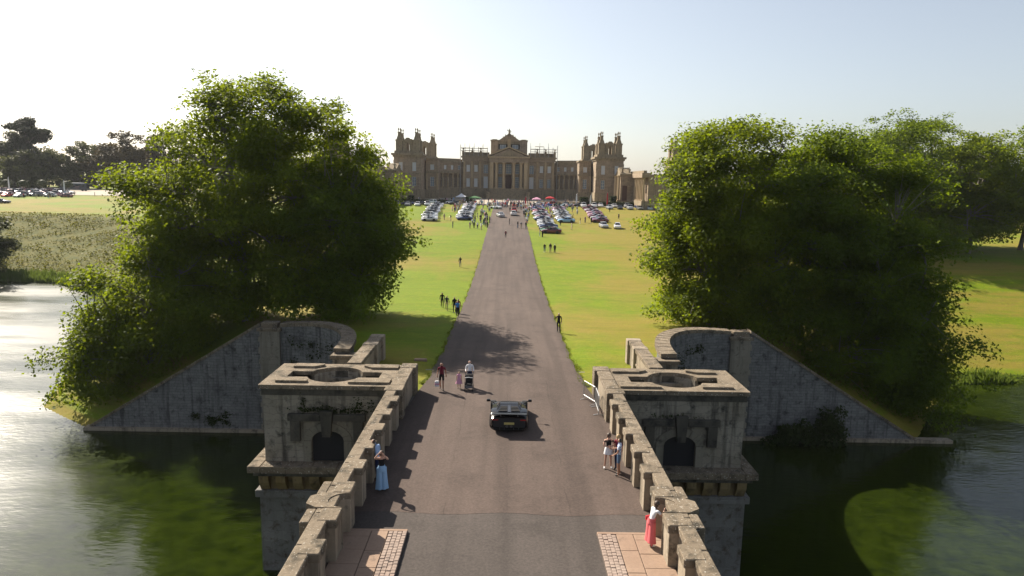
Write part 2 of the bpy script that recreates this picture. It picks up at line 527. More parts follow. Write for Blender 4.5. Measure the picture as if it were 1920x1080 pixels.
def ground_z(x, y):
    x = np.asarray(x, float); y = np.asarray(y, float)
    d = np.minimum(polydist(x, y, SHORE_L), polydist(x, y, SHORE_R))
    W = np.where(x < 0, np.interp(-x, [40, 90], [15.5, 44]), np.interp(x, [38, 60], [15.5, 40]))
    t = np.clip(d / W, 0, 1)
    # a flat reedy foot, then the bank
    prof = np.where(t < 0.88, t * 1.06, 1 - (1 - t) ** 2 * 4.7)
    z = PZ(y) * np.clip(prof, 0, 1)
    lum = np.sin(x * 0.06 + 1.3) * np.cos(y * 0.05) * 0.25 * np.clip((np.abs(x) - 8) / 20, 0, 1)
    far = np.clip((y - 500) / 1500, 0, 1)
    z = z + lum * np.clip(d / 30, 0, 1) + far * 6 * (1 + np.sin(x * 0.004))
    z = np.where(land_side(x, y) > 0, z, -np.clip(d * 0.25, 0, 1.6))
    road = np.abs(x) < 5.6
    return np.where(road & (y < 275) & (land_side(x, y) > 0), PZ(y) - 0.05, z)


def gz(x, y):
    return float(ground_z(np.array([x]), np.array([y]))[0])


def grow(a, b, s0, g):
    out = [a]; s = s0
    while out[-1] < b:
        out.append(out[-1] + s); s *= g
    return out


xs_ = sorted(set(np.round(np.concatenate([np.arange(-45, 45.01, 0.6), grow(46, 260, 1.6, 1.012), grow(262, 3800, 12, 1.2), [-v for v in grow(46, 260, 1.6, 1.012)], [-v for v in grow(262, 3800, 12, 1.2)]]), 3)))
ys_ = sorted(set(np.round(np.concatenate([np.arange(39, 64, 0.5), grow(64.5, 330, 1.2, 1.006), grow(334, 4200, 10, 1.18)]), 3)))
GX, GY = np.meshgrid(np.array(xs_), np.array(ys_))
GZ = ground_z(GX, GY)
nx, ny = len(xs_), len(ys_)
idx = np.arange(nx * ny).reshape(ny, nx)
FQ = np.stack([idx[:-1, :-1], idx[:-1, 1:], idx[1:, 1:], idx[1:, :-1]], -1).reshape(-1, 4)
cx = GX.ravel()[FQ].mean(1); cy = GY.ravel()[FQ].mean(1)
ax_ = np.abs(cx)
curve_y = 45.0 + 12.2 * np.sqrt(np.clip(1 - ((19.3 - ax_) / 7.8) ** 2, 0, 1))
inside = np.where(ax_ > 19.3, cy > 57.55, np.where(ax_ > 11.5, cy > curve_y + 0.35, np.where(ax_ > 9.05, cy > 45.3, cy > 39.6)))
inside &= (land_side(cx, cy) > 0) | (cy > 57.6)
FQ = FQ[inside]
V = np.stack([GX.ravel(), GY.ravel(), GZ.ravel()], 1)
me = fast_mesh('ground', V, FQ, M['grass'])
zone = np.zeros(len(V))
dl = polydist(V[:, 0], V[:, 1], SHORE_L)
zone = np.where((V[:, 0] < -55) & (dl < 46) & (V[:, 1] > 100), np.clip((46 - dl) / 5, 0, 1), 0)
# trodden diagonal path cut through the heath
at_ = me.attributes.new('zone', 'FLOAT', 'POINT')
at_.data.foreach_set('value', zone.astype(np.float32))
me.polygons.foreach_set('use_smooth', [True] * len(me.polygons))
tag(link('ground', me), 'grass lawns and banks between the lake and the palace', kind='structure')

w = MB().add([(-4000, -1500, 0), (4000, -1500, 0), (4000, 160, 0), (-4000, 160, 0)], [(0, 1, 2, 3)]).build('lake_water', M['water'])
tag(w, 'still dark lake water on both sides of the bridge', kind='structure')
bed = MB().add([(-4000, -1500, -2.2), (4000, -1500, -2.2), (4000, 160, -2.2), (-4000, 160, -2.2)], [(0, 1, 2, 3)]).build('lake_bed', simple('lake_mud', (0.03, 0.03, 0.015), 0.9))
tag(bed, 'muddy bed under the lake', kind='structure')

# approach road
yr = np.concatenate([np.arange(37.0, 64, 1.0), np.arange(64, 266, 2.0)])
vv, ff = [], []
NSEG = 8
for i, y in enumerate(yr):
    hw = np.interp(y, [37, 39.5, 42, 50, 62], [5.45, 5.3, 5.0, 4.75, 4.95])
    for j in range(NSEG + 1):
        u = j / NSEG * 2 - 1
        jit = 0.07 * math.sin(y * 1.7 + u * 3) + 0.05 * math.sin(y * 0.63) if abs(u) == 1 and y > 42 else 0
        vv.append((u * hw + jit, y, float(PZ(y)) + 0.022 + 0.05 * (1 - u * u) * min(1.0, max(0.0, (y - 37) / 12))))
for i in range(len(yr) - 1):
    for j in range(NSEG):
        a = i * (NSEG + 1) + j
        ff.append((a, a + 1, a + NSEG + 2, a + NSEG + 1))
o = MB().add(vv, ff).build('road', M['asphalt'], None, True)
tag(o, 'straight red brown asphalt drive leading up to the palace', kind='structure')

# gravel forecourt
vv, ff = [], []
xsf = np.linspace(-60, 60, 31); ysf = np.linspace(246, 300, 28)
for y in ysf:
    for x in xsf: vv.append((x, y, gz(x, y) + (0.1 if abs(x) > 5.7 else 0.15)))
for i in range(len(ysf) - 1):
    for j in range(len(xsf) - 1):
        a = i * len(xsf) + j; ff.append((a, a + 1, a + len(xsf) + 1, a + len(xsf)))
tag(MB().add(vv, ff).build('forecourt', M['gravel']), 'pale gravel forecourt in front of the palace', kind='structure')
vv, ff = [], []
xsf = np.linspace(-330, -105, 40); ysf = np.linspace(262, 330, 16)
for y in ysf:
    for x in xsf: vv.append((x, y + 0.02 * (x + 160), gz(x, y + 0.02 * (x + 160)) + 0.1))
for i in range(len(ysf) - 1):
    for j in range(len(xsf) - 1):
        a = i * len(xsf) + j; ff.append((a, a + 1, a + len(xsf) + 1, a + len(xsf)))
tag(MB().add(vv, ff).build('gravel_drive', M['gravel']), 'pale gravel drive beside the distant car park', kind='structure')

# ------------------------------------------------------------------ the bridge
ZD, ZT = 9.4, 11.0
bridge = tag(empty('stone_bridge'), 'grand stone bridge with notched parapets and open roofed corner pavilions', 'bridge')

# body with the great arch
b = MB()
prof = [(-30, -1.5), (-30, ZD - 0.06), (36.6, ZD - 0.06), (36.6, -1.5), (35.9, -1.5)]
for i in range(25):
    t = math.pi * i / 24
    prof.append((20.4 + 15.5 * math.cos(t), 0.6 + 7.0 * math.sin(t)))
prof += [(4.9, -1.5)]
b.extr(prof, 'x', -6.1, 6.1)
b.build('deck_body', M['stone_pier'], bridge)
b = MB()
for s in (-1, 1):
    b.box(s * 0.2, s * 9.6, 36.62, 45.2, -1.5, ZD - 0.1) if s > 0 else b.box(-9.6, 0.19, 36.62, 45.2, -1.5, ZD - 0.1)
b.build('abutment', M['stone_pier'], bridge)
# pink asphalt on the bridge (26..37.2) and older grey asphalt nearer
vv = [(-5.75, 25.6, ZD + 0.02), (5.75, 25.6, ZD + 0.02), (5.75, 37.02, ZD + 0.02), (-5.75, 37.02, ZD + 0.02)]
n = 14
top, bot = [], []
random.seed(4)
for i in range(n + 1):
    x = -5.75 + 11.5 * i / n
    bot.append((x, 24.55 + 0.10 * math.sin(i * 1.1), ZD + 0.024))
    top.append((x, 37.02, ZD + 0.024))
o = MB().add(bot + top, [(i, i + 1, n + 2 + i, n + 1 + i) for i in range(n)]).build('road_surface', M['asphalt'], bridge)
o = MB().add([(-5.75, -30, ZD + 0.018), (5.75, -30, ZD + 0.018), (5.75, 25.6, ZD + 0.018), (-5.75, 25.6, ZD + 0.018)], [(0, 1, 2, 3)]).build('older_road_surface', M['asphalt2'], bridge)
o['label'] = 'older grey asphalt patch on the near part of the bridge'

# paved side strips: raised bed, border slabs, inner slabs, setts
random.seed(11)
KZ = ZD + 0.10
YE = 22.95
slab_mesh, sett_mesh = {}, []
for q in range(6):
    m_ = MB().chbox(-0.075, 0.075, -0.085, 0.085, -0.05, 0.035 + 0.004 * q, 0.012)
    sett_mesh.append(m_.mesh('sett', M['sett']))
for s in (-1, 1):
    strip = MB().box(s * 3.42, s * 5.75, -30, YE, ZD - 0.02, KZ).build('paving_bed', M['joint'], bridge)
    strip['label'] = 'raised paved strip along the bridge roadway'
    y = YE
    r = 0
    while y > 19.4:
        for c in range(4):
            o = link('sett', sett_mesh[random.randrange(6)], strip)
            o.location = (s * (3.505 + 0.162 * c) + random.uniform(-.004, .004), y - 0.09 - (0.045 if c % 2 else 0), KZ)
            o.rotation_euler = (random.uniform(-.02, .02), random.uniform(-.02, .02), random.uniform(-.03, .03))
        y -= 0.18
    for (xa, xb, ln, off) in ((4.10, 4.70, 1.15, 0.0), (4.715, 5.72, 0.82, 0.3)):
        y = YE - off * 0
        first = True
        while y > 14:
            l_ = ln * random.uniform(0.85, 1.2)
            if first and off: l_ = 0.4
            first = False
            m_ = MB().chbox(s * xa, s * (xb - 0.012), y - l_ + 0.012, y, KZ - 0.03, KZ + 0.035 + random.uniform(-.006, .006), 0.01)
            m_.build('paving_slab', M['flag'], strip)
            y -= l_
    # far end kerb
    MB().chbox(s * 3.42, s * 5.72, YE + 0.004, YE + 0.16, ZD, KZ + 0.03, 0.015).build('kerb', M['flag'], strip)

# parapet: back wall with coping, projecting posts with caps, niche
XI, XW, XO = 5.42, 5.80, 6.22
post_far = [34.04 - 2.05 * i for i in range(14)]
post_mesh = {}
random.seed(5)
for s in (-1, 1):
    MB().box(s * XW, s * XO, -30, 35.9, ZD - 0.9, ZT - 0.24).build('parapet_wall', M['stone_post'], bridge)
    yy = 35.75
    k_ = 0
    while yy > 4:
        l_ = 2.05
        MB().chbox(s * (XW - 0.06), s * (XO + 0.07), yy - l_ + 0.012, yy, ZT - 0.24, ZT - 0.004 + random.uniform(-.006, .006), 0.03).build('coping_stone', M['stone_cap'], bridge)
        yy -= l_
        k_ += 1
    for yf in post_far:
        dz = random.uniform(-.006, .008)
        p = MB().box(s * (XI + 0.06), s * XW, yf - 0.84, yf - 0.06, ZD - 0.1, ZT - 0.26).build('parapet_post', M['stone_post'], bridge)
        c = MB().chbox(s * XI, s * (XO - 0.12), yf - 0.90 + random.uniform(-.01, .01), yf + random.uniform(-.01, .01), ZT - 0.27, ZT + 0.012 + dz, 0.03).build('cap', M['stone_cap'], p)
    # niche between the posts ending at 21.74 and starting at 22.83
    cyn, rn = 22.29, 0.54
    poly = [(XI + 0.02, cyn - rn - 0.02), (XW + 0.55, cyn - rn - 0.02), (XW + 0.95, cyn - 0.28), (XW + 0.95, cyn + 0.28), (XW + 0.55, cyn + rn + 0.02), (XI + 0.02, cyn + rn + 0.02), (XI + 0.02, cyn + rn)]
    for i in range(1, 12):
        t = math.pi * i / 12
        poly.append((XI + 0.02 + 0.62 * math.sin(t) * 1.0, cyn + rn * math.cos(t)))
    poly.append((XI + 0.02, cyn - rn))
    poly = [(s * px, py) for px, py in poly]
    nb = MB().prism(poly, ZD - 0.9, ZT - 0.22).build('niche_block', M['stone_post'], bridge)
    MB().prism([(px, py) for px, py in poly], ZT - 0.219, ZT + 0.022).build('niche_coping', M['stone_cap'], nb)
    # stepped shoulders on the outer side
    for (ya, yb, xo) in ((20.75, cyn - rn - 0.03, 0.28), (cyn + rn + 0.03, 23.85, 0.28)):
        MB().chbox(s * (XO + 0.072), s * (XO + xo + 0.12), ya, yb, ZD - 1.6, ZT - 0.02, 0.03).build('niche_shoulder', M['stone_cap'], nb)
    MB().extr([(cyn - 0.5, ZT - 0.3), (cyn + 0.5, ZT - 0.3), (cyn + 0.3, 7.6), (cyn - 0.3, 7.6)], 'x', s * 6.12, s * (XW + 0.9)).build('corbel', M['stone_dark'], nb)
    # end pier of the parapet, beside the pavilion
    MB().chbox(s * XI, s * (XO + 0.2), 34.9, 35.82, ZD - 0.1, ZT + 0.03, 0.03).build('end_post', M['stone_cap'], bridge)
    # parapet running on beside the pavilion, with its far post
    pw = MB().box(s * (XI + 0.1), s * 6.238, 35.83, 39.3, ZD - 0.1, ZT - 0.1).build('side_wall', M['stone_post'], bridge)
    MB().chbox(s * (XI + 0.02), s * 6.235, 35.83, 37.5, ZT - 0.098, ZT + 0.03, 0.03).build('coping_stone', M['stone_cap'], pw)
    MB().chbox(s * (XI + 0.02), s * 6.235, 37.51, 39.26, ZT - 0.098, ZT + 0.03, 0.03).build('coping_stone', M['stone_cap'], pw)
    MB().chbox(s * (XI - 0.12), s * 6.236, 39.28, 40.25, ZD - 0.1, ZT + 0.05, 0.03).build('end_post', M['stone_cap'], pw)
    # string course outside
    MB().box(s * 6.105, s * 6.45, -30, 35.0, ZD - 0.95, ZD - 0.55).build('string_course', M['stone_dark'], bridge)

# pavilions
random.seed(8)
for s in (-1, 1):
    pv = MB()
    X0, X1, Y0, Y1 = 6.24, 13.2, 36.0, 40.0
    wt = 0.7
    # front wall with arched door opening
    xd0, xd1, zs, zb = 8.85, 10.6, 7.75, 6.5
    xm, rr = (xd0 + xd1) / 2, (xd1 - xd0) / 2
    arch = [(xd0, zb), (xd0, zs)] + [(xm - rr * math.cos(math.pi * i / 12), zs + 0.55 * math.sin(math.pi * i / 12)) for i in range(1, 12)] + [(xd1, zs), (xd1, zb)]
    outer = arch + [(X1, zb), (X1, 10.32), (X0, 10.32), (X0, zb)]
    pv.extr([(s * u, z) for u, z in outer], 'y', Y0, Y0 + wt)
    pv.box(s * (X1 - wt), s * X1, Y0 + wt, Y1, 6.5, 10.32)
    pv.box(s * X0, s * (X1 - wt), Y1 - wt, Y1, 6.5, 10.32)
    pv.box(s * X0, s * (X0 + 0.5), Y0 + wt, Y1 - wt, 6.5, 10.32)
    pav = pv.build('pavilion', M['stone'], bridge)
    pav['label'] = 'square stone pavilion on the bridge pier, open to the sky' 
    MB().box(s * (X0 + 0.5), s * (X1 - wt), Y0 + wt, Y1 - wt, 6.2, 6.6).build('pavilion_floor', M['stone_dark'], pav)
    # frieze band and cornice
    MB().box(s * X0, s * (X1 + 0.06), Y0 - 0.06, Y1 + 0.06, 10.322, 10.72).build('frieze', M['stone_dark'], pav) if False else None
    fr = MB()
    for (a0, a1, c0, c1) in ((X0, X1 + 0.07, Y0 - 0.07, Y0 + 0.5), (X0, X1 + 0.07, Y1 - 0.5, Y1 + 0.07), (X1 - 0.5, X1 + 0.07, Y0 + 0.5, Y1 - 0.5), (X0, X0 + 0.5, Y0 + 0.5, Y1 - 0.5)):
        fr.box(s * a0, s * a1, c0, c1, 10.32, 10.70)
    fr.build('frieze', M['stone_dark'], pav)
    # roof slab with round opening and slots, in two halves
    ox0, ox1, oy0, oy1 = 5.9 + 0.34, 13.38, 35.80, 40.2
    cxx, cyy, ro = 9.75, 38.0, 1.55
    sl0, sl1, sw = 7.15, 12.35, 0.55
    def half(sg):
        a = math.asin(sw / ro)
        pts = [(ox0, cyy + sg * 0.004), (sl0, cyy + sg * 0.004), (sl0, cyy + sg * sw)]
        for i in range(13):
            t = math.pi - a - (math.pi - 2 * a) * i / 12
            pts.append((cxx + ro * math.cos(t), cyy + sg * ro * math.sin(t)))
        pts += [(sl1, cyy + sg * sw), (sl1, cyy + sg * 0.004), (ox1, cyy + sg * 0.004)]
        e = oy1 if sg > 0 else oy0
        pts += [(ox1, e), (ox0, e)]
        return [(s * u, v) for u, v in pts]
    for sg in (-1, 1):
        MB().prism(half(sg), 10.70, 10.93).build('roof_slab', M['stone_cap'], pav)
    # inner drum wall under the opening
    dr = MB()
    nseg = 28
    for i in range(nseg):
        t0, t1 = 2 * math.pi * i / nseg, 2 * math.pi * (i + 1) / nseg
        if abs(math.sin((t0 + t1) / 2)) * ro < sw: continue
        q = [(cxx + r_ * math.cos(t), cyy + r_ * math.sin(t)) for r_, t in ((ro, t0), (ro, t1), (ro + 0.2, t1), (ro + 0.2, t0))]
        dr.prism([(s * u, v) for u, v in q], 6.61, 10.70)
    dr.build('inner_drum', M['stone'], pav)
    MB().box(s * (xd0 + 0.002), s * (xd1 - 0.002), Y0 + 0.15, Y0 + 0.22, 6.505, zs + 0.53).build('doorway_shade', M['dark'], pav)  # near-black panel added to paint the shade within the doorway
    # raised pads on the roof
    for (xa, xb, ya, yb, ch) in ((ox0 + 0.1, 8.6, 36.15, 36.95, 1), (10.9, 12.6, 36.25, 36.9, -1), (ox0 + 0.1, 8.4, 39.15, 39.85, 1), (10.8, 12.5, 39.2, 39.85, -1)):
        c_ = 0.5
        if ch > 0: poly = [(xa, ya), (xb, ya), (xb, ya + 0.3), (xb - c_, yb), (xa, yb)] if ya < 38 else [(xa, yb), (xb, yb), (xb, yb - 0.3), (xb - c_, ya), (xa, ya)]
        else: poly = [(xb, ya), (xa, ya), (xa, ya + 0.3), (xa + c_, yb), (xb, yb)] if ya < 38 else [(xb, yb), (xa, yb), (xa, yb - 0.3), (xa + c_, ya), (xb, ya)]
        MB().prism([(s * u, v) for u, v in poly], 10.932, 11.06).build('roof_pad', M['stone_cap'], pav)
    # arch surround: voussoirs, jambs, keystone, hood blocks
    nv = 9
    for i in range(nv):
        if i == nv // 2: continue
        t0, t1 = math.pi * i / nv + 0.008, math.pi * (i + 1) / nv - 0.008
        f_ = lambda t, k: (s * (xm - (rr + k) * math.cos(t)), zs + (0.55 + k) * math.sin(t))
        q = [f_(t0, 0.02), f_(t1, 0.02), f_(t1, 0.46), f_(t0, 0.46)]
        MB().extr(q, 'y', Y0 - 0.07, Y0 - 0.003).build('voussoir', M['quoin'], pav)
    for xj in (xd0 - 0.46, xd1 + 0.02):
        for zz in (6.52, 7.13):
            MB().chbox(s * xj, s * (xj + 0.44), Y0 - 0.09, Y0 - 0.003, zz, zz + 0.6, 0.01).build('jamb_stone', M['quoin'], pav)
    MB().extr([(s * (xm - 0.22), 8.05), (s * (xm + 0.22), 8.05), (s * (xm + 0.34), 9.5), (s * (xm - 0.34), 9.5)], 'y', Y0 - 0.34, Y0 - 0.004).build('keystone', M['stone_dark'], pav)
    for (xa, xb, za, zb2) in ((xd0 - 1.25, xm - 0.36, 8.92, 9.3), (xm + 0.36, xd1 + 1.25, 8.92, 9.3), (xd0 - 1.12, xd0 - 0.58, 7.75, 8.915), (xd1 + 0.58, xd1 + 1.12, 7.75, 8.915)):
        MB().chbox(s * xa, s * xb, Y0 - 0.24, Y0 - 0.003, za, zb2, 0.03).build('hood_block', M['stone_dark'], pav)
    # ledge, corbels, pier shaft
    pier = MB().box(s * 6.11, s * 13.55, 35.9, 41.6, -1.6, 4.5).build('pier', M['stone_pier'], bridge)
    pier['label'] = 'broad stone pier standing in the lake under the pavilion'
    for yy in np.arange(35.2, 42.0, 1.36):
        MB().chbox(s * 13.25, s * 13.95, yy, min(yy + 1.35, 42.2), 6.12, 6.495, 0.03).build('ledge_stone', M['stone_cap'], pier)
    for i in range(5):
        xa = 6.3 + i * 1.387
        MB().chbox(s * xa, s * (xa + 1.38), 35.2, 36.55, 6.12, 6.495, 0.03).build('ledge_stone', M['stone_cap'], pier)
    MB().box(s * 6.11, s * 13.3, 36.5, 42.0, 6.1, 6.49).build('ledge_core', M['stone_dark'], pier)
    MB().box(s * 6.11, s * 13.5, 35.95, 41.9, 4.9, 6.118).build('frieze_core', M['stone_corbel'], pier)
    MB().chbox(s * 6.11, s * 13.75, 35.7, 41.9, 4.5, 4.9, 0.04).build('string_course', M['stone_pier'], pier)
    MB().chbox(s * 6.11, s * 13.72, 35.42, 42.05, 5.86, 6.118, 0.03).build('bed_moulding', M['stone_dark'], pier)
    for i in range(8):
        xa = 6.4 + i * 0.93
        pr = [(35.945, 4.92), (35.945, 5.85), (35.45, 5.85), (35.5, 5.45), (35.82, 4.92)]
        MB().extr(pr, 'x', s * xa, s * (xa + 0.52)).build('corbel', M['stone_corbel'], pier)
    # recessed parapet behind the pavilion
    q = MB().box(s * 8.85, s * 9.5, 40.25, 47.9, ZD - 1.0, 10.78).build('rear_parapet', M['stone_post'], bridge)
    for (ya, yb) in ((40.25, 42.9), (42.92, 45.4), (45.42, 47.95)):
        MB().chbox(s * 8.75, s * 9.62, ya, yb, 10.78, 11.02, 0.03).build('coping_stone', M['stone_cap'], q)
    for ya in (44.9, 47.3):
        MB().chbox(s * 8.66, s * 9.66, ya, ya + 0.75, ZD - 0.3, 11.05, 0.03).build('parapet_post', M['stone_post'], q)
    MB().box(s * 8.79, s * 8.85, 40.25, 44.88, 9.9, 10.02).build('plinth_moulding', M['stone_post'], q)

# wing walls, one on each bank
def wing(s, side):
    wl = MB()
    X0, X1, Y, ZTOP = 21.0, 36.2, 57.3, 9.7
    wl.extr([(s * X0, -1.5), (s * X1, -1.5), (s * X1, 0.15), (s * X0, ZTOP - 0.15)], 'y', Y, Y + 0.8)
    wall = tag(wl.build('wing_wall', M['rubble']), f'sloping stone wing wall running down to the water below the {side} trees', 'wall', 'wing walls of the bridge')
    n = 14
    for i in range(n):
        a, b_ = i / n + 0.002, (i + 1) / n - 0.002
        xa, xb = X0 + (X1 - X0) * a, X0 + (X1 - X0) * b_
        za, zb = ZTOP - 0.145 - (ZTOP - 0.3) * a, ZTOP - 0.145 - (ZTOP - 0.3) * b_
        MB().extr([(s * xa, za), (s * xb, zb), (s * xb, zb + 0.25), (s * xa, za + 0.25)], 'y', Y - 0.12, Y + 0.95).build('coping_stone', M['stone_cap'], wall)
    MB().box(s * 19.2, s * (36.6 if s < 0 else 39.4), Y - 0.35, Y + 0.4, -1.5, 0.28).build('footing', M['stone_post'], wall)
    # pilaster made of quoins
    z = 0.28; k_ = 0
    random.seed(21 + s)
    while z < 9.0:
        h = random.choice((0.42, 0.5, 0.56))
        wq = 0.0 if k_ % 2 else 0.14
        if k_ % 3 == 0:
            MB().chbox(s * 19.3, s * (21.0 + wq), Y - 0.32, Y + 0.85, z, z + h - 0.012, 0.02).build('quoin', M['quoin'], wall)
        else:
            xm = 20.15 + random.uniform(-.3, .3)
            MB().chbox(s * 19.3, s * (xm - 0.006), Y - 0.32, Y + 0.85, z, z + h - 0.012, 0.02).build('quoin', M['quoin'], wall)
            MB().chbox(s * (xm + 0.006), s * (21.0 + wq), Y - 0.32, Y + 0.85, z, z + h - 0.012, 0.02).build('quoin', M['quoin'], wall)
        z += h; k_ += 1
    MB().chbox(s * 19.15, s * 21.2, Y - 0.45, Y + 1.0, z, z + 0.28, 0.03).build('pilaster_cap', M['stone_cap'], wall)
    MB().chbox(s * 19.5, s * 20.9, Y - 0.2, Y + 0.8, z + 0.28, z + 0.7, 0.05).build('pilaster_block', M['stone_cap'], wall)
    # concave quadrant wall
    nq = 18
    def qp(t, off): return (19.3 - (7.8 - off) * math.sin(t), 45.0 + (12.2 + off * 1.0) * math.cos(t)) if False else (19.3 - (7.8 + off) * math.sin(t), 45.0 + (12.2 + off) * math.cos(t))
    def zt(t): return 9.75 + 0.95 * math.sin(t) ** 1.2
    cw = MB(); cp = []
    for i in range(nq):
        t0, t1 = math.pi / 2 * i / nq, math.pi / 2 * (i + 1) / nq
        q = [qp(t0, 0), qp(t1, 0), qp(t1, 0.75), qp(t0, 0.75)]
        q = [(s * u, v) for u, v in q]
        za, zb = zt(t0), zt(t1)
        cw.add([(*q[0], -1.5), (*q[1], -1.5), (*q[2], -1.5), (*q[3], -1.5), (*q[0], za - 0.3), (*q[1], zb - 0.3), (*q[2], zb - 0.3), (*q[3], za - 0.3)],
               [(0, 1, 5, 4), (2, 3, 7, 6), (4, 5, 6, 7)])
        e = 0.004
        q = [qp(t0 + e, -0.14), qp(t1 - e, -0.14), qp(t1 - e, 0.95), qp(t0 + e, 0.95)]
        q = [(s * u, v) for u, v in q]
        c_ = MB().add([(*q[0], za - 0.3), (*q[1], zb - 0.3), (*q[2], zb - 0.3), (*q[3], za - 0.3), (*q[0], za), (*q[1], zb), (*q[2], zb - 0.02), (*q[3], za - 0.02)],
                 [(0, 3, 2, 1), (4, 5, 6, 7), (0, 1, 5, 4), (1, 2, 6, 5), (2, 3, 7, 6), (3, 0, 4, 7)])
        cp.append(c_)
        q = [qp(t0, -0.07), qp(t1, -0.07), qp(t1, 0.01), qp(t0, 0.01)]
        q = [(s * u, v) for u, v in q]
        cw.add([(*q[0], za - 1.25), (*q[1], zb - 1.25), (*q[2], zb - 1.25), (*q[3], za - 1.25), (*q[0], za - 1.1), (*q[1], zb - 1.1), (*q[2], zb - 1.1), (*q[3], za - 1.1)],
               [(0, 3, 2, 1), (4, 5, 6, 7), (0, 1, 5, 4)])
    cwall = cw.build('curved_wall', M['rubble'], wall)
    cwall['label'] = 'curved stone wall sweeping back from the bridge'
    for c_ in cp: c_.build('coping_stone', M['stone_cap'], cwall)
    low = MB().box(s * 9.5, s * 11.6, 44.55, 45.3, -1.5, 10.1).build('low_wall', M['stone'], wall)
    MB().chbox(s * 9.51, s * 11.75, 44.4, 45.45, 10.1, 10.34, 0.03).build('coping_stone', M['stone_cap'], low)
    return wall


wing(-1, 'left'); wing(1, 'right')

# ------------------------------------------------------------------ the palace
PG = 14.5                               # base level
palace = tag(empty('palace', (0, 0, 0)), 'vast honey stone baroque palace with corner towers and columned portico', 'palace')


def wall_grid(mb, u0, u1, z0, z1, holes, pt, depth, mi=0):
    """wall in (u,z) with rectangular openings; pt(u,z,d) maps to 3D, d>0 is into the wall"""
    us = sorted({u0, u1, *[h[0] for h in holes], *[h[1] for h in holes]})
    zs = sorted({z0, z1, *[h[2] for h in holes], *[h[3] for h in holes]})
    for i in range(len(us) - 1):
        for j in range(len(zs) - 1):
            um, zm = (us[i] + us[i + 1]) / 2, (zs[j] + zs[j + 1]) / 2
            if any(h[0] < um < h[1] and h[2] < zm < h[3] for h in holes): continue
            mb.add([pt(us[i], zs[j], 0), pt(us[i + 1], zs[j], 0), pt(us[i + 1], zs[j + 1], 0), pt(us[i], zs[j + 1], 0)], [(0, 1, 2, 3)], mi)
    for a, b_, c, d in holes:
        P4 = [(a, c), (b_, c), (b_, d), (a, d)]
        for i in range(4):
            p, q = P4[i], P4[(i + 1) % 4]
            mb.add([pt(*p, 0), pt(*q, 0), pt(*q, depth), pt(*p, depth)], [(3, 2, 1, 0)], mi)


_win = {}
M['pane'] = simple('window_glass', (0.16, 0.20, 0.25), 0.12, 0, 0.6, 0, 0.35, 0.8)  # pale blue base paints the reflected sky into the glass
M['pane_blind'] = simple('window_blind', (0.55, 0.57, 0.60), 0.5)
M['frame'] = simple('window_frame', (0.6, 0.58, 0.52), 0.6)
M['door'] = simple('oak_door', (0.07, 0.03, 0.02), 0.6)


def window(parent, x, y, zc, w_, h, blind=False, ax='y', arched=False):
    key = (round(w_, 2), round(h, 2), blind, ax)
    if key not in _win:
        f = MB()
        t = 0.09
        bars = [(-w_ / 2, -w_ / 2 + t, -h / 2, h / 2), (w_ / 2 - t, w_ / 2, -h / 2, h / 2), (-w_ / 2, w_ / 2, -h / 2, -h / 2 + t), (-w_ / 2, w_ / 2, h / 2 - t, h / 2), (-0.035, 0.035, -h / 2, h / 2)]
        nb = max(1, int(h / 0.9))
        bars += [(-w_ / 2, w_ / 2, -h / 2 + h * i / nb - 0.03, -h / 2 + h * i / nb + 0.03) for i in range(1, nb)]
        for a, b_, c, d in bars:
            f.box(a, b_, -0.06, 0.0, c, d) if ax == 'y' else f.box(-0.03, 0.03, a, b_, c, d)
        g = MB()
        if ax == 'y': g.add([(-w_ / 2, 0.02, -h / 2), (w_ / 2, 0.02, -h / 2), (w_ / 2, 0.02, h / 2), (-w_ / 2, 0.02, h / 2)], [(0, 1, 2, 3)])
        else: g.add([(0, -w_ / 2, -h / 2), (0, w_ / 2, -h / 2), (0, w_ / 2, h / 2), (0, -w_ / 2, h / 2)], [(0, 1, 2, 3)])
        _win[key] = (f.mesh('window', M['frame']), g.mesh('pane', M['pane_blind'] if blind else M['pane']))
    o = link('window', _win[key][0], parent); o.location = (x, y, zc)
    link('pane', _win[key][1], o)
    return o


_colm = {}


def column(parent, x, y, z0, z1, r):
    key = (round(z1 - z0, 2), r)
    if key not in _colm:
        h = z1 - z0
        m_ = MB().box(-r * 1.4, r * 1.4, -r * 1.4, r * 1.4, 0, r * 0.6)
        m_.lathe([(r * 1.25, r * 0.6), (r * 1.25, r * 0.9), (r, r * 1.1), (r * 1.0, h * 0.35), (r * 0.86, h - r * 1.6), (r * 0.95, h - r * 1.5), (r * 1.3, h - r * 0.5)], 12)
        m_.box(-r * 1.4, r * 1.4, -r * 1.4, r * 1.4, h - r * 0.5, h)
        _colm[key] = m_.mesh('column', M['palace_pale'])
    o = link('column', _colm[key], parent); o.location = (x, y, z0)
    return o


_statue = {}


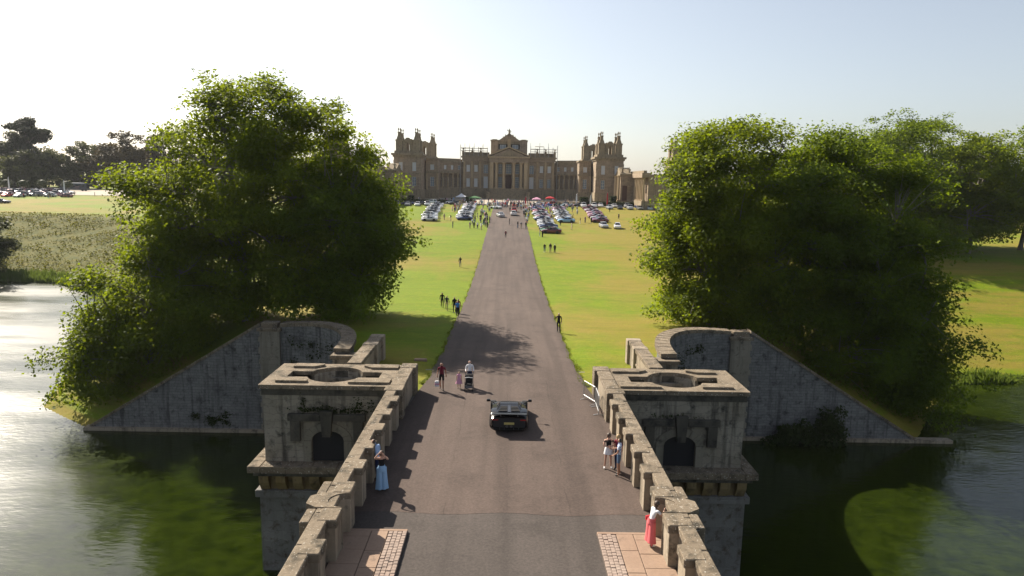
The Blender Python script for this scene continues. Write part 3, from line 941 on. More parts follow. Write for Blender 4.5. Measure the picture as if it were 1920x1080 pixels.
def statue(parent, x, y, z, h, name='statue'):
    k_ = round(h, 2)
    if k_ not in _statue:
        m_ = MB().box(-0.22 * h, 0.22 * h, -0.2 * h, 0.2 * h, 0, 0.14 * h)
        m_.lathe([(0.17 * h, 0.14 * h), (0.14 * h, 0.35 * h), (0.12 * h, 0.5 * h), (0.17 * h, 0.72 * h), (0.06 * h, 0.8 * h), (0.055 * h, 0.84 * h)], 8)
        m_.ball((0, 0, 0.9 * h), 0.075 * h, 0.08 * h, 0.09 * h, 8, 5)
        m_.tube([(0.15 * h, 0, 0.72 * h), (0.24 * h, 0.02 * h, 0.58 * h), (0.2 * h, 0.1 * h, 0.45 * h)], 0.045 * h, 6)
        m_.tube([(-0.15 * h, 0, 0.72 * h), (-0.26 * h, 0, 0.66 * h), (-0.3 * h, 0.02 * h, 0.86 * h)], 0.04 * h, 6)
        _statue[k_] = m_.mesh('statue', M['palace_grey'], True)
    o = link(name, _statue[k_], parent); o.location = (x, y, z)
    return o


fy = lambda Y: (lambda u, z, d: (u, Y + d, z))
# --- central block
YC = 296.0
holes = []
wins = []
for s in (-1, 1):
    for xw, bl in ((17.3, True), (14.0, True)):
        for zc, h in ((27.6, 2.9), (21.6, 3.6)):
            holes.append((s * xw - 0.75, s * xw + 0.75, zc - h / 2, zc + h / 2)); wins.append((s * xw, zc, 1.5, h, bl if zc > 25 else s < 0))
    for zc, h in ((27.4, 3.6), (21.8, 5.0)):
        holes.append((s * 9.8 - 0.95, s * 9.8 + 0.95, zc - h / 2, zc + h / 2)); wins.append((s * 9.8, zc, 1.9, h, zc < 25))
    for zc, h in ((27.6, 4.2), (21.9, 4.6)):
        holes.append((s * 3.6 - 0.8, s * 3.6 + 0.8, zc - h / 2, zc + h / 2)); wins.append((s * 3.6, zc, 1.6, h, False))
holes.append((-1.2, 1.2, 25.6, 29.7)); wins.append((0, 27.65, 2.4, 4.1, False))
holes.append((-1.3, 1.3, 19.3, 25.0))
cb = MB()
wall_grid(cb, -19.4, 19.4, PG - 1, 32.3, holes, fy(YC), 0.45)
cb.box(-19.4, 19.4, YC + 0.5, YC + 28, PG - 1, 32.2)
cb.add([(-19.4, YC, 32.3), (19.4, YC, 32.3), (19.4, YC + 0.5, 32.3), (-19.4, YC + 0.5, 32.3)], [(0, 1, 2, 3)])
for s in (-1, 1):
    cb.add([(s * 19.4, YC, PG - 1), (s * 19.4, YC + 0.5, PG - 1), (s * 19.4, YC + 0.5, 32.3), (s * 19.4, YC, 32.3)], [(0, 1, 2, 3)])
cblk = cb.build('central_block', M['palace'], palace)
for x, zc, w_, h, bl in wins: window(cblk, x, YC + 0.4, zc, w_, h, bl)
MB().box(-1.3, 1.3, YC + 0.35, YC + 0.44, 19.3, 25.0).build('door', M['door'], cblk)
MB().box(-19.7, 19.7, YC - 0.45, YC - 0.01, PG - 1, 19.2).build('basement', M['palace_grey'], cblk)
for s in (-1, 1):
    for xp in (19.0, 15.65, 12.2, 8.3):
        MB().box(s * xp - 0.42, s * xp + 0.42, YC - 0.32, YC - 0.005, 19.2, 30.6).build('pilaster', M['palace_pale'], cblk)
    MB().box(s * 8.25, s * 19.9, YC - 0.6, YC + 0.6, 30.6, 31.5).build('architrave', M['palace'], cblk)
    MB().box(s * 8.25, s * 20.3, YC - 1.1, YC + 0.6, 32.0, 32.7).build('cornice', M['palace_grey'], cblk)
    MB().box(s * 8.25, s * 19.9, YC - 0.62, YC + 0.5, 31.5, 32.0).build('frieze', M['palace'], cblk)
    bal = MB()
    bal.box(s * 8.3, s * 19.7, YC - 0.3, YC + 0.3, 32.7, 33.1); bal.box(s * 8.3, s * 19.7, YC - 0.3, YC + 0.3, 34.1, 34.4)
    for i in range(30):
        x = 8.6 + i * 0.37
        bal.box(s * x, s * (x + 0.17), YC - 0.12, YC + 0.12, 33.1, 34.1)
    bal.box(s * 8.3, s * 19.7, YC + 0.35, YC + 0.6, 32.7, 34.3)
    bo = bal.build('balustrade', M['palace_grey'], cblk)
    for xp in (19.5, 15.6, 12.0):
        MB().box(s * xp - 0.45, s * xp + 0.45, YC - 0.36, YC + 0.36, 32.705, 34.7).build('pedestal', M['palace_grey'], bo)
        statue(bo, s * xp, YC, 34.7, 1.7)
# --- portico
port = MB().box(-8.2, 8.2, 290.2, YC - 0.46, PG - 1, 19.28).build('portico', M['palace_grey'], palace)
for x in (-5.2, -2.1, 2.1, 5.2): column(port, x, 291.1, 19.29, 30.15, 0.62)
for s in (-1, 1):
    MB().box(s * 6.4, s * 7.9, 290.6, 292.2, 19.29, 30.15).build('corner_pier', M['palace_pale'], port)
    MB().box(s * 6.4, s * 7.9, 294.0, YC - 0.33, 19.29, 30.15).build('corner_pier', M['palace_pale'], port)
MB().box(-8.2, 8.2, 290.4, YC + 0.5, 30.15, 32.0).build('entablature', M['palace'], port)
MB().box(-8.8, 8.8, 289.7, YC + 0.6, 32.0, 32.6).build('cornice', M['palace_pale'], port)
ped = MB().extr([(-8.0, 32.6), (8.0, 32.6), (0, 35.9)], 'y', 290.5, YC + 6).build('pediment', M['palace'], port)
for s in (-1, 1):
    MB().extr([(s * 8.8, 32.61), (s * 8.8, 33.1), (0, 36.75), (0, 36.2)], 'y', 289.8, YC + 6).build('raking_cornice', M['palace_pale'], ped)
MB().extr([(-3.5, 32.9), (3.5, 32.9), (2.2, 34.0), (0.6, 34.9), (-0.6, 34.9), (-2.2, 34.0)], 'y', 290.2, 290.498).build('carved_relief', M['palace_grey'], ped)
st = MB()
for i in range(12):
    st.box(-7.5, 7.5, 290.19 - 0.55 * (i + 1), 290.19 - 0.55 * i, PG - 1, 19.25 - 0.36 * (i + 1))
st.build('steps', M['palace_grey'], port)
for s in (-1, 1): MB().box(s * 7.55, s * 9.0, 284.5, 290.18, PG - 1, 18.0).build('step_wall', M['palace_grey'], port)
# --- attic over the hall
att = MB()
YA = 302.0
for s in (-1, 1):
    att.box(s * 4.7, s * 7.9, YA, YA + 14, 32.5, 39.6)
att.box(-4.69, 4.69, YA + 1.2, YA + 14, 32.5, 36.2)
attic = att.build('attic', M['palace'], palace)
for s in (-1, 1):
    MB().box(s * 4.5, s * 8.1, YA - 0.25, YA + 14.2, 39.6, 40.1).build('attic_cornice', M['palace_grey'], attic)
    MB().box(s * 5.3, s * 7.4, YA + 0.3, YA + 2.5, 40.1, 40.35).build('attic_block', M['palace_grey'], attic)
    MB().box(s * 0.7, s * 4.65, YA + 1.18, YA + 1.195, 36.22, 38.3).build('attic_window', M['dark'], attic)
    window(attic, s * 2.7, YA + 1.1, 37.2, 2.6, 1.7)
    MB().box(s * 0.7, s * 4.68, YA + 1.3, YA + 14, 36.21, 38.4).build('attic_wall', M['palace_grey'], attic)
MB().box(-0.68, 0.68, YA + 0.3, YA + 1.5, 36.21, 40.5).build('attic_pier', M['palace_pale'], attic)
MB().extr([(-5.2, 38.42), (5.2, 38.42), (5.2, 39.4), (0.9, 42.0), (-0.9, 42.0), (-5.2, 39.4)], 'y', YA + 0.8, YA + 13).build('attic_gable', M['palace_grey'], attic)
MB().extr([(-5.2, 39.5), (5.2, 39.5), (0, 43.0)], 'y', YA + 0.4, YA + 0.79).build('gable_face', M['palace'], attic)
statue(attic, 0, YA + 1, 42.0, 3.0)
for s in (-1, 1):
    statue(attic, s * 1.6, YA + 1, 41.2, 1.4); statue(attic, s * 2.6, YA + 1, 40.8, 1.0)
# --- curved link wings with colonnade
for s in (-1, 1):
    lk = MB()
    xa, ya, xb, yb = 19.4, 297.5, 34.0, 287.0
    L_ = math.hypot(xb - xa, yb - ya); ux, uy = (xb - xa) / L_, (yb - ya) / L_
    def pt(u, z, d, s=s, ya=ya): return (s * (xa + ux * u - uy * d), ya + uy * u + ux * d, z)
    hs = [(c - 0.65, c + 0.65, 26.9, 28.7) for c in (2.2, 5.6, 9.0, 12.4, 15.8)]
    wall_grid(lk, 0, L_, 25.3, 30.3, hs, pt, 0.35)
    wall_grid(lk, -3, L_ + 1, PG - 1, 25.3, [(c - 0.6, c + 0.6, 19.9, 23.6) for c in (1.4, 3.9, 6.4, 8.9, 11.4, 13.9, 16.4)], lambda u, z, d: pt(u, z, d + 2.2), 0.3)
    lk.add([pt(0, 30.3, 0), pt(L_, 30.3, 0), pt(L_, 30.3, 9), pt(0, 30.3, 9)], [(0, 1, 2, 3)])
    lk.add([pt(0, 25.3, 0), pt(L_, 25.3, 0), pt(L_, 25.3, 2.2), pt(0, 25.3, 2.2)], [(0, 1, 2, 3)])
    lk.add([pt(0, PG, 9), pt(L_, PG, 9), pt(L_, 30.3, 9), pt(0, 30.3, 9)], [(0, 1, 2, 3)])
    lw = lk.build('link_wing', M['palace'], palace)
    def bar(nm, u0, u1, z0, z1, d0, d1, mt, pt=pt, lw=lw):
        c8 = [pt(u0, z0, d0), pt(u1, z0, d0), pt(u1, z0, d1), pt(u0, z0, d1), pt(u0, z1, d0), pt(u1, z1, d0), pt(u1, z1, d1), pt(u0, z1, d1)]
        return MB().add(c8, [(0, 3, 2, 1), (4, 5, 6, 7), (0, 1, 5, 4), (1, 2, 6, 5), (2, 3, 7, 6), (3, 0, 4, 7)]).build(nm, mt, lw)
    bar('plinth', 0, L_, PG - 1, 19.4, -0.5, 2.19, M['palace_grey'])
    bar('entablature', 0, L_, 25.31, 26.1, -0.45, -0.01, M['palace_grey'])
    bar('cornice', 0, L_, 29.9, 30.5, -0.5, -0.01, M['palace_grey'])
    bar('parapet', 0.5, L_ - 0.5, 30.51, 31.3, 0.3, 0.9, M['palace_grey'])
    bar('roof', 0, L_, 30.4, 31.6, 2.5, 8.8, M['lead'])
    ang = math.atan2(s * uy, ux) if s > 0 else math.atan2(-uy, ux)
    for c in (2.2, 5.6, 9.0, 12.4, 15.8):
        q = pt(c, 27.8, 0.3); o = window(lw, q[0], q[1], 27.8, 1.3, 1.8, c in (5.6, 9.0)); o.rotation_euler.z = math.atan2(uy, ux) * s
    for c in (1.4, 3.9, 6.4, 8.9, 11.4, 13.9, 16.4):
        q = pt(c, 21.75, 2.45); o = window(lw, q[0], q[1], 21.75, 1.2, 3.7, False); o.rotation_euler.z = math.atan2(uy, ux) * s
    for i in range(8):
        c = 0.3 + i * 2.47
        q = pt(c, 0, 0.1); column(lw, q[0], q[1], 19.41, 25.3, 0.36)
# --- corner towers
def tower(sx, x0, x1, y0, y1, zc, ztop, front=True, name='corner_tower', zdrop=0.0):
    xm = (x0 + x1) / 2
    hs = []
    if front:
        for dx in (-2.6, 2.6):
            hs += [(sx * (xm + dx) - 0.75, sx * (xm + dx) + 0.75, 25.6, 29.0), (sx * (xm + dx) - 0.75, sx * (xm + dx) + 0.75, 19.9, 23.4)]
    m_ = MB()
    a, b_ = sorted((sx * x0, sx * x1))
    wall_grid(m_, a, b_, PG - 1, zc, hs, fy(y0), 0.4)
    m_.box(a, b_, y0 + 0.45, y1, PG - 1, zc)
    for xx in (a, b_): m_.add([(xx, y0, PG - 1), (xx, y0 + 0.45, PG - 1), (xx, y0 + 0.45, zc), (xx, y0, zc)], [(0, 1, 2, 3)])
    t = m_.build(name, M['palace'], palace)
    for h in hs: window(t, (h[0] + h[1]) / 2, y0 + 0.35, (h[2] + h[3]) / 2, h[1] - h[0], h[3] - h[2], h[2] > 25)
    MB().box(a - 0.9, b_ + 0.9, y0 - 0.9, y1 + 0.9, zc, zc + 0.75).build('cornice', M['palace_grey'], t)
    MB().box(a - 0.4, b_ + 0.4, y0 - 0.4, y1 + 0.4, zc - 0.7, zc - 0.003).build('bed_moulding', M['palace_grey'], t)
    MB().box(a + 0.2, b_ - 0.2, y0 + 0.2, y1 - 0.2, zc + 0.751, zc + 1.7).build('attic_base', M['palace_grey'], t)
    if front:
        for zz in (24.4,): MB().box(a - 0.15, b_ + 0.15, y0 - 0.15, y1 + 0.15, zz, zz + 0.5).build('string_course', M['palace_grey'], t)
        MB().box(a - 0.35, b_ + 0.35, y0 - 0.35, y1 + 0.3, PG - 1.2, 18.6).build('basement', M['palace_grey'], t)
        # rusticated corner quoins
        for xx in (a, b_):
            for i in range(10):
                z = 18.7 + i * 1.24
                if 24.2 < z + 1.1 and z < 24.95: continue
                if z + 1.1 > zc - 0.75: continue
                MB().box(xx - 0.16, xx + 0.16, y0 - 0.12, y0 + 1.5, z, z + 1.08).build('quoin', M['palace'], t)
    # open belvedere: four corner piers and arched centres
    zb = zc + 1.7
    zp = ztop - 4.6
    ins = 0.7
    A, B, C_, D = a + ins, b_ - ins, y0 + ins, y1 - ins
    pw = (B - A) * 0.27
    for (px, py) in ((A, C_), (B - pw, C_), (A, D - pw), (B - pw, D - pw)):
        pr = MB().box(px, px + pw, py, py + pw, zb, zp).build('belvedere_pier', M['palace_grey'], t)
        MB().box(px - 0.15, px + pw + 0.15, py - 0.15, py + pw + 0.15, zp - 0.5, zp + 0.05).build('pier_cornice', M['palace_grey'], pr)
        cxp, cyp = px + pw / 2, py + pw / 2
        pn = MB()
        for (r0, r1, za, zb_) in ((pw * 0.42, pw * 0.27, 0.05, 1.3), (pw * 0.24, pw * 0.2, 1.3, 2.7), (pw * 0.27, pw * 0.27, 2.7, 2.95)):
            pn.add([(cxp + a_ * r, cyp + b2 * r, zp + z) for r, z in ((r0, za), (r1, zb_)) for a_, b2 in ((-1, -1), (1, -1), (1, 1), (-1, 1))], [(0, 3, 2, 1), (4, 5, 6, 7), (0, 1, 5, 4), (1, 2, 6, 5), (2, 3, 7, 6), (3, 0, 4, 7)])
        for dx in (-0.33, 0.33):
            pn.lathe([(0.16, 2.95), (0.12, 3.5), (0.26, 3.85), (0.27, 4.1), (0.12, 4.45), (0.03, 4.6)], 6, (cxp + dx, cyp + dx * 0.6, zp))
        pn.build('pinnacle', M['palace_grey'], t)
    gx0, gx1 = A + pw + 0.2, B - pw - 0.2
    gm, gw = (gx0 + gx1) / 2, (gx1 - gx0)
    for yy in (C_ + 0.5, D - 1.3):
        # central arch pier pair and top
        hw = gw * 0.17
        z_s = zb + (zp - zb) * 0.62
        arc = [(gm - hw, zb), (gm - hw, z_s)] + [(gm - hw * math.cos(math.pi * i / 8), z_s + hw * math.sin(math.pi * i / 8)) for i in range(1, 8)] + [(gm + hw, z_s), (gm + hw, zb)]
        MB().extr(arc + [(gx1, zb), (gx1, zp - 0.6), (gx0, zp - 0.6), (gx0, zb)], 'y', yy, yy + 0.8).build('arch_wall', M['palace_grey'], t)
        MB().box(A + pw, B - pw, yy - 0.1, yy + 0.9, zp - 0.595, zp - 0.02).build('belvedere_cornice', M['palace_grey'], t)
        MB().extr([(gm - 1.3, zp - 0.018), (gm + 1.3, zp - 0.018), (gm + 0.5, zp + 0.8), (gm - 0.5, zp + 0.8)], 'y', yy, yy + 0.8).build('crest', M['palace_grey'], t)
    gy0, gy1 = C_ + pw + 0.2, D - pw - 0.2
    gm, gw = (gy0 + gy1) / 2, gy1 - gy0
    for xx in (A + 0.5, B - 1.3):
        hw = gw * 0.17
        z_s = zb + (zp - zb) * 0.62
        arc = [(gm - hw, zb), (gm - hw, z_s)] + [(gm - hw * math.cos(math.pi * i / 8), z_s + hw * math.sin(math.pi * i / 8)) for i in range(1, 8)] + [(gm + hw, z_s), (gm + hw, zb)]
        MB().extr(arc + [(gy1, zb), (gy1, zp - 0.6), (gy0, zp - 0.6), (gy0, zb)], 'x', xx, xx + 0.8).build('arch_wall', M['palace_grey'], t)
        MB().box(xx - 0.1, xx + 0.9, C_ + pw, D - pw, zp - 0.595, zp - 0.02).build('belvedere_cornice', M['palace_grey'], t)
    return t


for s in (-1, 1):
    tower(s, 33.9, 44.4, 268, 279, 31.6, 42.1)
    tower(s, 33.9, 44.4, 322, 333, 31.6, 44.0, False, 'rear_tower')
    # body linking front and rear towers, lower block beside the tower
    bl = MB().box(s * 35.0, s * 43.5, 279.3, 321.6, PG - 1, 29.5).build('side_range', M['palace'], palace)
    hb = MB()
    wall_grid(hb, min(s * 28.6, s * 33.5), max(s * 28.6, s * 33.5), PG - 1, 30.6, [(s * 31 - 0.8, s * 31 + 0.8, 26.4, 28.6), (s * 31 - 0.8, s * 31 + 0.8, 19.8, 23.6)], fy(281.0), 0.4)
    hb.box(s * 28.6, s * 33.5, 281.45, 290, PG - 1, 30.6)
    for xx in (28.6, 33.5): hb.add([(s * xx, 281, PG), (s * xx, 281.45, PG), (s * xx, 281.45, 30.6), (s * xx, 281, 30.6)], [(0, 1, 2, 3)])
    ho = hb.build('pavilion_block', M['palace'], palace)
    window(ho, s * 31, 281.35, 27.5, 1.6, 2.2, True); window(ho, s * 31, 281.35, 21.7, 1.6, 3.8, False)
    MB().box(s * 28.2, s * 33.55, 280.5, 280.99, 25.0, 25.8).build('string_course', M['palace_grey'], ho)
    MB().box(s * 28.2, s * 33.55, 280.4, 290, 30.6, 31.2).build('cornice', M['palace_grey'], ho)
    for xx in (28.9, 33.2): MB().box(s * xx - 0.35, s * xx + 0.35, 280.6, 280.985, 18.5, 24.99).build('pilaster', M['palace_pale'], ho)
    MB().box(s * 28.3, s * 33.6, 280.5, 280.98, PG - 1, 18.49).build('basement', M['palace_grey'], ho)
    # side court ranges coming forward, with colonnade facing the court
    XR = 46.0
    cr = MB()
    ptx = lambda u, z, d, s=s: (s * (XR + 1.8 + d), u, z)
    wall_grid(cr, 236, 266, PG - 3, 25.6, [(u - 0.8, u + 0.8, 19.0, 22.5) for u in np.arange(239, 264, 6.0)], ptx, 0.35)
    cr.box(s * (XR + 2.3), s * (XR + 11), 236, 266, PG - 3, 25.5)
    cr.add([ptx(236, PG - 3, 0), ptx(236, PG - 3, 0.5), ptx(236, 25.6, 0.5), ptx(236, 25.6, 0)], [(0, 1, 2, 3)])
    co = cr.build('court_range', M['palace'], palace)
    for u in np.arange(239, 264, 6.0):
        o = window(co, s * (XR + 2.1), float(u), 20.75, 1.6, 3.5, False, 'x')
    MB().box(s * (XR - 0.3), s * (XR + 1.79), 236, 266, PG - 3, 16.4).build('plinth', M['palace_grey'], co)
    MB().box(s * (XR - 0.5), s * (XR + 2.5), 235.5, 266, 24.4, 26.0).build('entablature', M['palace'], co)
    MB().box(s * (XR + 0.1), s * (XR + 1.2), 236, 266, 26.0, 26.8).build('parapet', M['palace_grey'], co)
    for u in np.arange(236.6, 253, 2.7): column(co, s * (XR + 0.4), float(u), 16.41, 24.4, 0.42)
    # gateway block with pediment
    gb = MB()
    gb.box(s * 41.5, s * 47.75, 255, 265.9, PG - 1.5, 25.2)
    go = gb.build('gateway_block', M['palace'], palace)
    MB().box(s * 41.0, s * 45.45, 254.4, 266.3, 25.2, 25.9).build('cornice', M['palace_grey'], go)
    MB().extr([(254.6, 25.9), (265.8, 25.9), (260.2, 28.2)], 'x', s * 41.2, s * 45.3).build('pediment', M['palace_grey'], go)
    MB().box(s * 41.2, s * 41.49, 258.4, 262, PG, 22).build('arch_shade', M['dark'], go)  # flat near-black slab on the wall, its colour paints a shaded recess
    for u in (255.6, 257.8, 262.7, 264.9): column(go, s * 40.9, u, 16.0, 25.2, 0.4)
    for u in (255.6, 264.9): statue(go, s * 42, u, 25.9, 2.6)
    MB().box(s * 40.3, s * 41.48, 254.8, 265.7, PG - 1.5, 15.99).build('plinth', M['palace_grey'], go)
    MB().box(s * 43 - 0.9, s * 43 + 0.9, 254.93, 254.99, 16.0, 21.5).build('doorway', M['door'], go)
    statue(go, s * 44.6, 256, 25.95, 2.3)
# clock tower of the east court
tower(1, 58.5, 67.5, 250, 259, 30.0, 39.5, False, 'court_tower')
tower(-1, 58.5, 67.5, 250, 259, 30.0, 39.5, False, 'court_tower')
# low terrace wall before the forecourt
for s in (-1, 1):
    tw = MB()
    n_ = 18
    xs2 = np.linspace(12, 58, n_ + 1)
    for i in range(n_):
        xa, xb = float(xs2[i]), float(xs2[i + 1])
        z_ = gz(s * xa, 252.5)
        tw.box(s * xa, s * (xb - 0.01), 252.2, 252.8, z_ - 0.5, z_ + 0.95); tw.box(s * xa, s * (xb - 0.01), 252.1, 252.9, z_ + 0.951, z_ + 1.12)
    tag(tw.build('terrace_wall', M['palace_pale']), ('low pale stone terrace wall left of the palace steps', 'low pale stone terrace wall right of the palace steps')[s > 0], 'wall', 'terrace walls before the palace')

# scaffolding on the roofs either side of the portico
random.seed(31)
for s in (-1, 1):
    sc = tag(empty('scaffolding', (0, 0, 0)), ('steel scaffolding along the roofline left of the portico', 'steel scaffolding along the roofline right of the portico')[s > 0], 'scaffolding', 'scaffolding on the palace roof')
    for x in np.arange(9.2, 20.6, 1.9):
        for y in (YC - 1.6, YC + 1.6):
            h = random.uniform(36.2, 38.8)
            z0 = PG if x > 20 else 32.72
            MB().tube([(s * x, y, z0), (s * x, y, h)], 0.075, 5).build('pole', M['metal'], sc)
    for z in (34.95, 36.0):
        for y in (YC - 1.6, YC + 1.6):
            MB().tube([(s * 9, y, z), (s * 20.6, y, z)], 0.06, 5).build('ledger', M['metal'], sc)
    for (xa, xb, z) in ((9.2, 13, 36.05), (14.7, 18.6, 35.0), (11, 14.8, 37.1) if s > 0 else (16.6, 20.4, 36.05)):
        MB().box(s * xa, s * xb, YC - 1.7, YC + 1.5, z, z + 0.07).build('board', simple('scaffold_board', (0.35, 0.27, 0.17), 0.8), sc)

# ------------------------------------------------------------------ trees and plants
def leaf_cards(rng, C, N, size, flat=0.6, out=None):
    """rhombic leaves at points C (n,3); out: preferred facing directions (n,3)"""
    n = len(C)
    nrm = rng.normal(size=(n, 3)); nrm[:, 2] = np.abs(nrm[:, 2]) + 0.35
    if out is not None: nrm += out * 0.7
    nrm /= np.linalg.norm(nrm, axis=1)[:, None]
    a = np.cross(nrm, rng.normal(size=(n, 3))); a /= np.linalg.norm(a, axis=1)[:, None] + 1e-9
    b_ = np.cross(nrm, a)
    L = size * rng.uniform(0.5, 1.5, (n, 1)); W = L * rng.uniform(0.5, 0.75, (n, 1))
    V = np.stack([C - a * L * 0.5, C - b_ * W * 0.5 + nrm * L * 0.06, C + a * L * 0.5, C + b_ * W * 0.5 + nrm * L * 0.06], 1).reshape(-1, 3)
    F = np.arange(n * 4).reshape(n, 4)
    return V, F


def bez(p0, p1, p2, n):
    t = np.linspace(0, 1, n)[:, None]
    return (1 - t) ** 2 * p0 + 2 * t * (1 - t) * p1 + t ** 2 * p2


def make_tree(name, label, cat, base, trunk_top, trunk_r, lobes, nclust, per, size, mat, seed, group=None, forks=9, twig=0.5, csize=(0.9, 1.7), droop=0.0, lean=None, shell=0.45, bough=19.0, bsize=2.0):
    rng = np.random.default_rng(seed)
    base = np.array(base, float)
    root = tag(empty(name, tuple(base)), label, cat, group)
    lob = np.array(lobes, float)
    vol = lob[:, 3] * lob[:, 4] * lob[:, 5]
    pick = rng.choice(len(lob), nclust, p=(vol ** 0.75) / (vol ** 0.75).sum())
    d = rng.normal(size=(nclust, 3)); d /= np.linalg.norm(d, axis=1)[:, None]
    rad = (shell + (0.92 - shell) * rng.uniform(0, 1, (nclust, 1)) ** 0.55) * (1 + 0.05 * rng.normal(size=(nclust, 1)))
    Cc = lob[pick, :3] + d * rad * lob[pick, 3:]
    # gather the clusters into boughs, so that the crown has lumps and gaps
    nb = max(14, int(nclust / bough))
    bi = rng.choice(nclust, nb, replace=False)
    bs = rng.uniform(0.75, 1.25, nb) * bsize
    own = rng.integers(0, nb, nclust)
    loose = rng.uniform(size=nclust) < 0.12
    Cb = Cc[bi][own] + rng.normal(size=(nclust, 3)) * np.array([0.66, 0.66, 0.30]) * bs[own][:, None]
    Cc = np.where(loose[:, None], Cc, Cb); d = np.where(loose[:, None], d, d[bi][own])
    # drop clusters deep inside another lobe
    keep = np.ones(nclust, bool)
    for l in lob:
        q = np.linalg.norm((Cc - l[:3]) / l[3:], axis=1)
        keep &= ~((q < 0.40) & (rng.uniform(size=nclust) < 0.6))
    gl = np.array([ground_z(Cc[:, 0], Cc[:, 1])])[0]
    keep &= Cc[:, 2] > np.maximum(gl, 0.0) + 0.5
    Cc = Cc[keep]; d = d[keep]
    n = len(Cc)
    cs = rng.uniform(csize[0], csize[1], n)
    npl = np.maximum(4, (per * (cs / np.mean(cs)) ** 1.6)).astype(int)
    ci = np.repeat(np.arange(n), npl)
    off = np.clip(rng.normal(size=(len(ci), 3)), -1.7, 1.7) * np.array([0.50, 0.50, 0.30]) * cs[ci][:, None]
    # sprays hang a little outwards
    off[:, 2] -= droop * (off[:, 0] * d[ci, 0] + off[:, 1] * d[ci, 1]) * 0.8
    P_ = Cc[ci] + off
    ok = P_[:, 2] > 0.25
    P_ = P_[ok]; ci = ci[ok]
    V, F = leaf_cards(rng, P_ - base, None, size, out=d[ci])
    link('crown', fast_mesh('crown', V, F, mat), root)
    # limbs
    top = np.array(trunk_top, float) - base
    m_ = MB()
    mid = top * 0.5 + np.array([rng.normal() * 0.5, rng.normal() * 0.5, 0])
    tp = bez(np.array([0, 0, -1.0]), mid, top, 9)
    rr = np.linspace(1, 0.45, 9) * trunk_r; rr[0] *= 1.5; rr[1] *= 1.12
    m_.tube(tp, list(rr), 9)
    Cl = Cc - base
    far = Cl[rng.choice(n, min(n, forks * 12), replace=False)]
    tips = [far[0]]
    for _ in range(forks - 1):
        dd = np.min(np.linalg.norm(far[:, None] - np.array(tips)[None], axis=2), axis=1)
        tips.append(far[np.argmax(dd)])
    nodes = []
    for i, tip in enumerate(tips):
        k_ = int(np.clip(9 * (0.45 + 0.5 * rng.uniform()), 3, 8))
        st = tp[k_]
        tip2 = st + (tip - st) * 0.93
        md = (st + tip2) / 2 + np.array([rng.normal() * 0.7, rng.normal() * 0.7, 0.12 * np.linalg.norm(tip2 - st) + rng.normal() * 0.4])
        br = bez(st, md, tip2, 9)
        br[1:-1] += rng.normal(size=(7, 3)) * 0.14
        r0 = rr[k_] * rng.uniform(0.6, 0.85)
        m_.tube(br, list(np.linspace(r0, 0.05, 9)), 6)
        for q in range(2, 9): nodes.append((br[q], r0 * (1 - q / 9) + 0.04))
    NP = np.array([q[0] for q in nodes]); NR = [q[1] for q in nodes]
    sel = rng.choice(n, int(n * twig), replace=False)
    for i in sel:
        dd = np.linalg.norm(NP - Cl[i], axis=1)
        j = int(np.argmin(dd + 0.6 * np.maximum(0, NP[:, 2] - Cl[i, 2])))
        if dd[j] > 9: continue
        md = (NP[j] + Cl[i]) / 2 + rng.normal(size=3) * 0.25 + np.array([0, 0, 0.1 * dd[j]])
        tw = bez(NP[j], md, Cl[i], 5)
        r0 = min(NR[j] * 0.7, 0.02 + 0.018 * dd[j])
        m_.tube(tw, [r0, r0 * 0.75, r0 * 0.55, r0 * 0.35, 0.012], 4)
    m_.build('trunk', M['bark'], root, True, False)
    return root


Z = lambda x, y: gz(x, y)
GT = 'large trees on the banks beside the bridge'
make_tree('broadleaf_tree', 'tall spreading tree with forked pale trunk on the left bank', 'tree', (-25.5, 67, Z(-25.5, 67)), (-26.5, 67.5, 20), 0.62,
          [(-25.6, 68, 22.0, 9.2, 8.6, 9.6), (-32.6, 67.5, 17.6, 6.2, 7, 6.8), (-20.2, 68, 22.0, 6.8, 8, 8.4), (-29, 66, 12, 6.5, 6, 5), (-22.5, 67, 13.5, 6.5, 5, 5), (-24.2, 68, 27.2, 5.6, 5.5, 4.9)], 2000, 70, 0.30, M['leaf'], 1, GT, 17, bough=10.5, bsize=1.7)
make_tree('broadleaf_tree', 'dark leafy tree nearest the drive on the left bank', 'tree', (-17.5, 68, Z(-17.5, 68)), (-16.5, 68.5, 16), 0.5,
          [(-17.0, 69, 16.5, 5.2, 7, 7.5), (-13.2, 69, 14.6, 2.9, 4.5, 3.6), (-17.2, 66.5, 11.3, 5.4, 5.5, 3.8), (-16.8, 68, 20.0, 3.4, 4.5, 4.5)], 1150, 88, 0.29, M['leaf2'], 2, GT, 10)
make_tree('broadleaf_tree', 'low spreading tree whose branches hang over the water at left', 'tree', (-34.5, 65, Z(-34.5, 65)), (-36, 64.5, 9.5), 0.45,
          [(-34.3, 65, 10.5, 5.8, 5.5, 5.6), (-37.0, 63.5, 5.4, 3.0, 4.2, 5.0), (-30, 65.5, 9.5, 6.2, 5, 6.0), (-34.5, 62.5, 4.4, 4.2, 3.6, 4.2), (-38.2, 61.2, 2.8, 3.0, 2.4, 2.8)], 1150, 88, 0.29, M['leaf'], 3, GT, 10, droop=0.3, bsize=1.6)
make_tree('broadleaf_tree', 'dense bushy tree nearest the drive on the right bank', 'tree', (20.5, 67, Z(20.5, 67)), (20.5, 67, 17), 0.55,
          [(21.6, 67.5, 20.4, 6.2, 7, 8.4), (18.2, 66.5, 14.6, 3.2, 5, 5.8), (19.6, 64.5, 10.5, 4.0, 4.5, 3.6), (24, 65.5, 13, 6, 5, 7)], 1550, 88, 0.29, M['leaf'], 4, GT, 11)
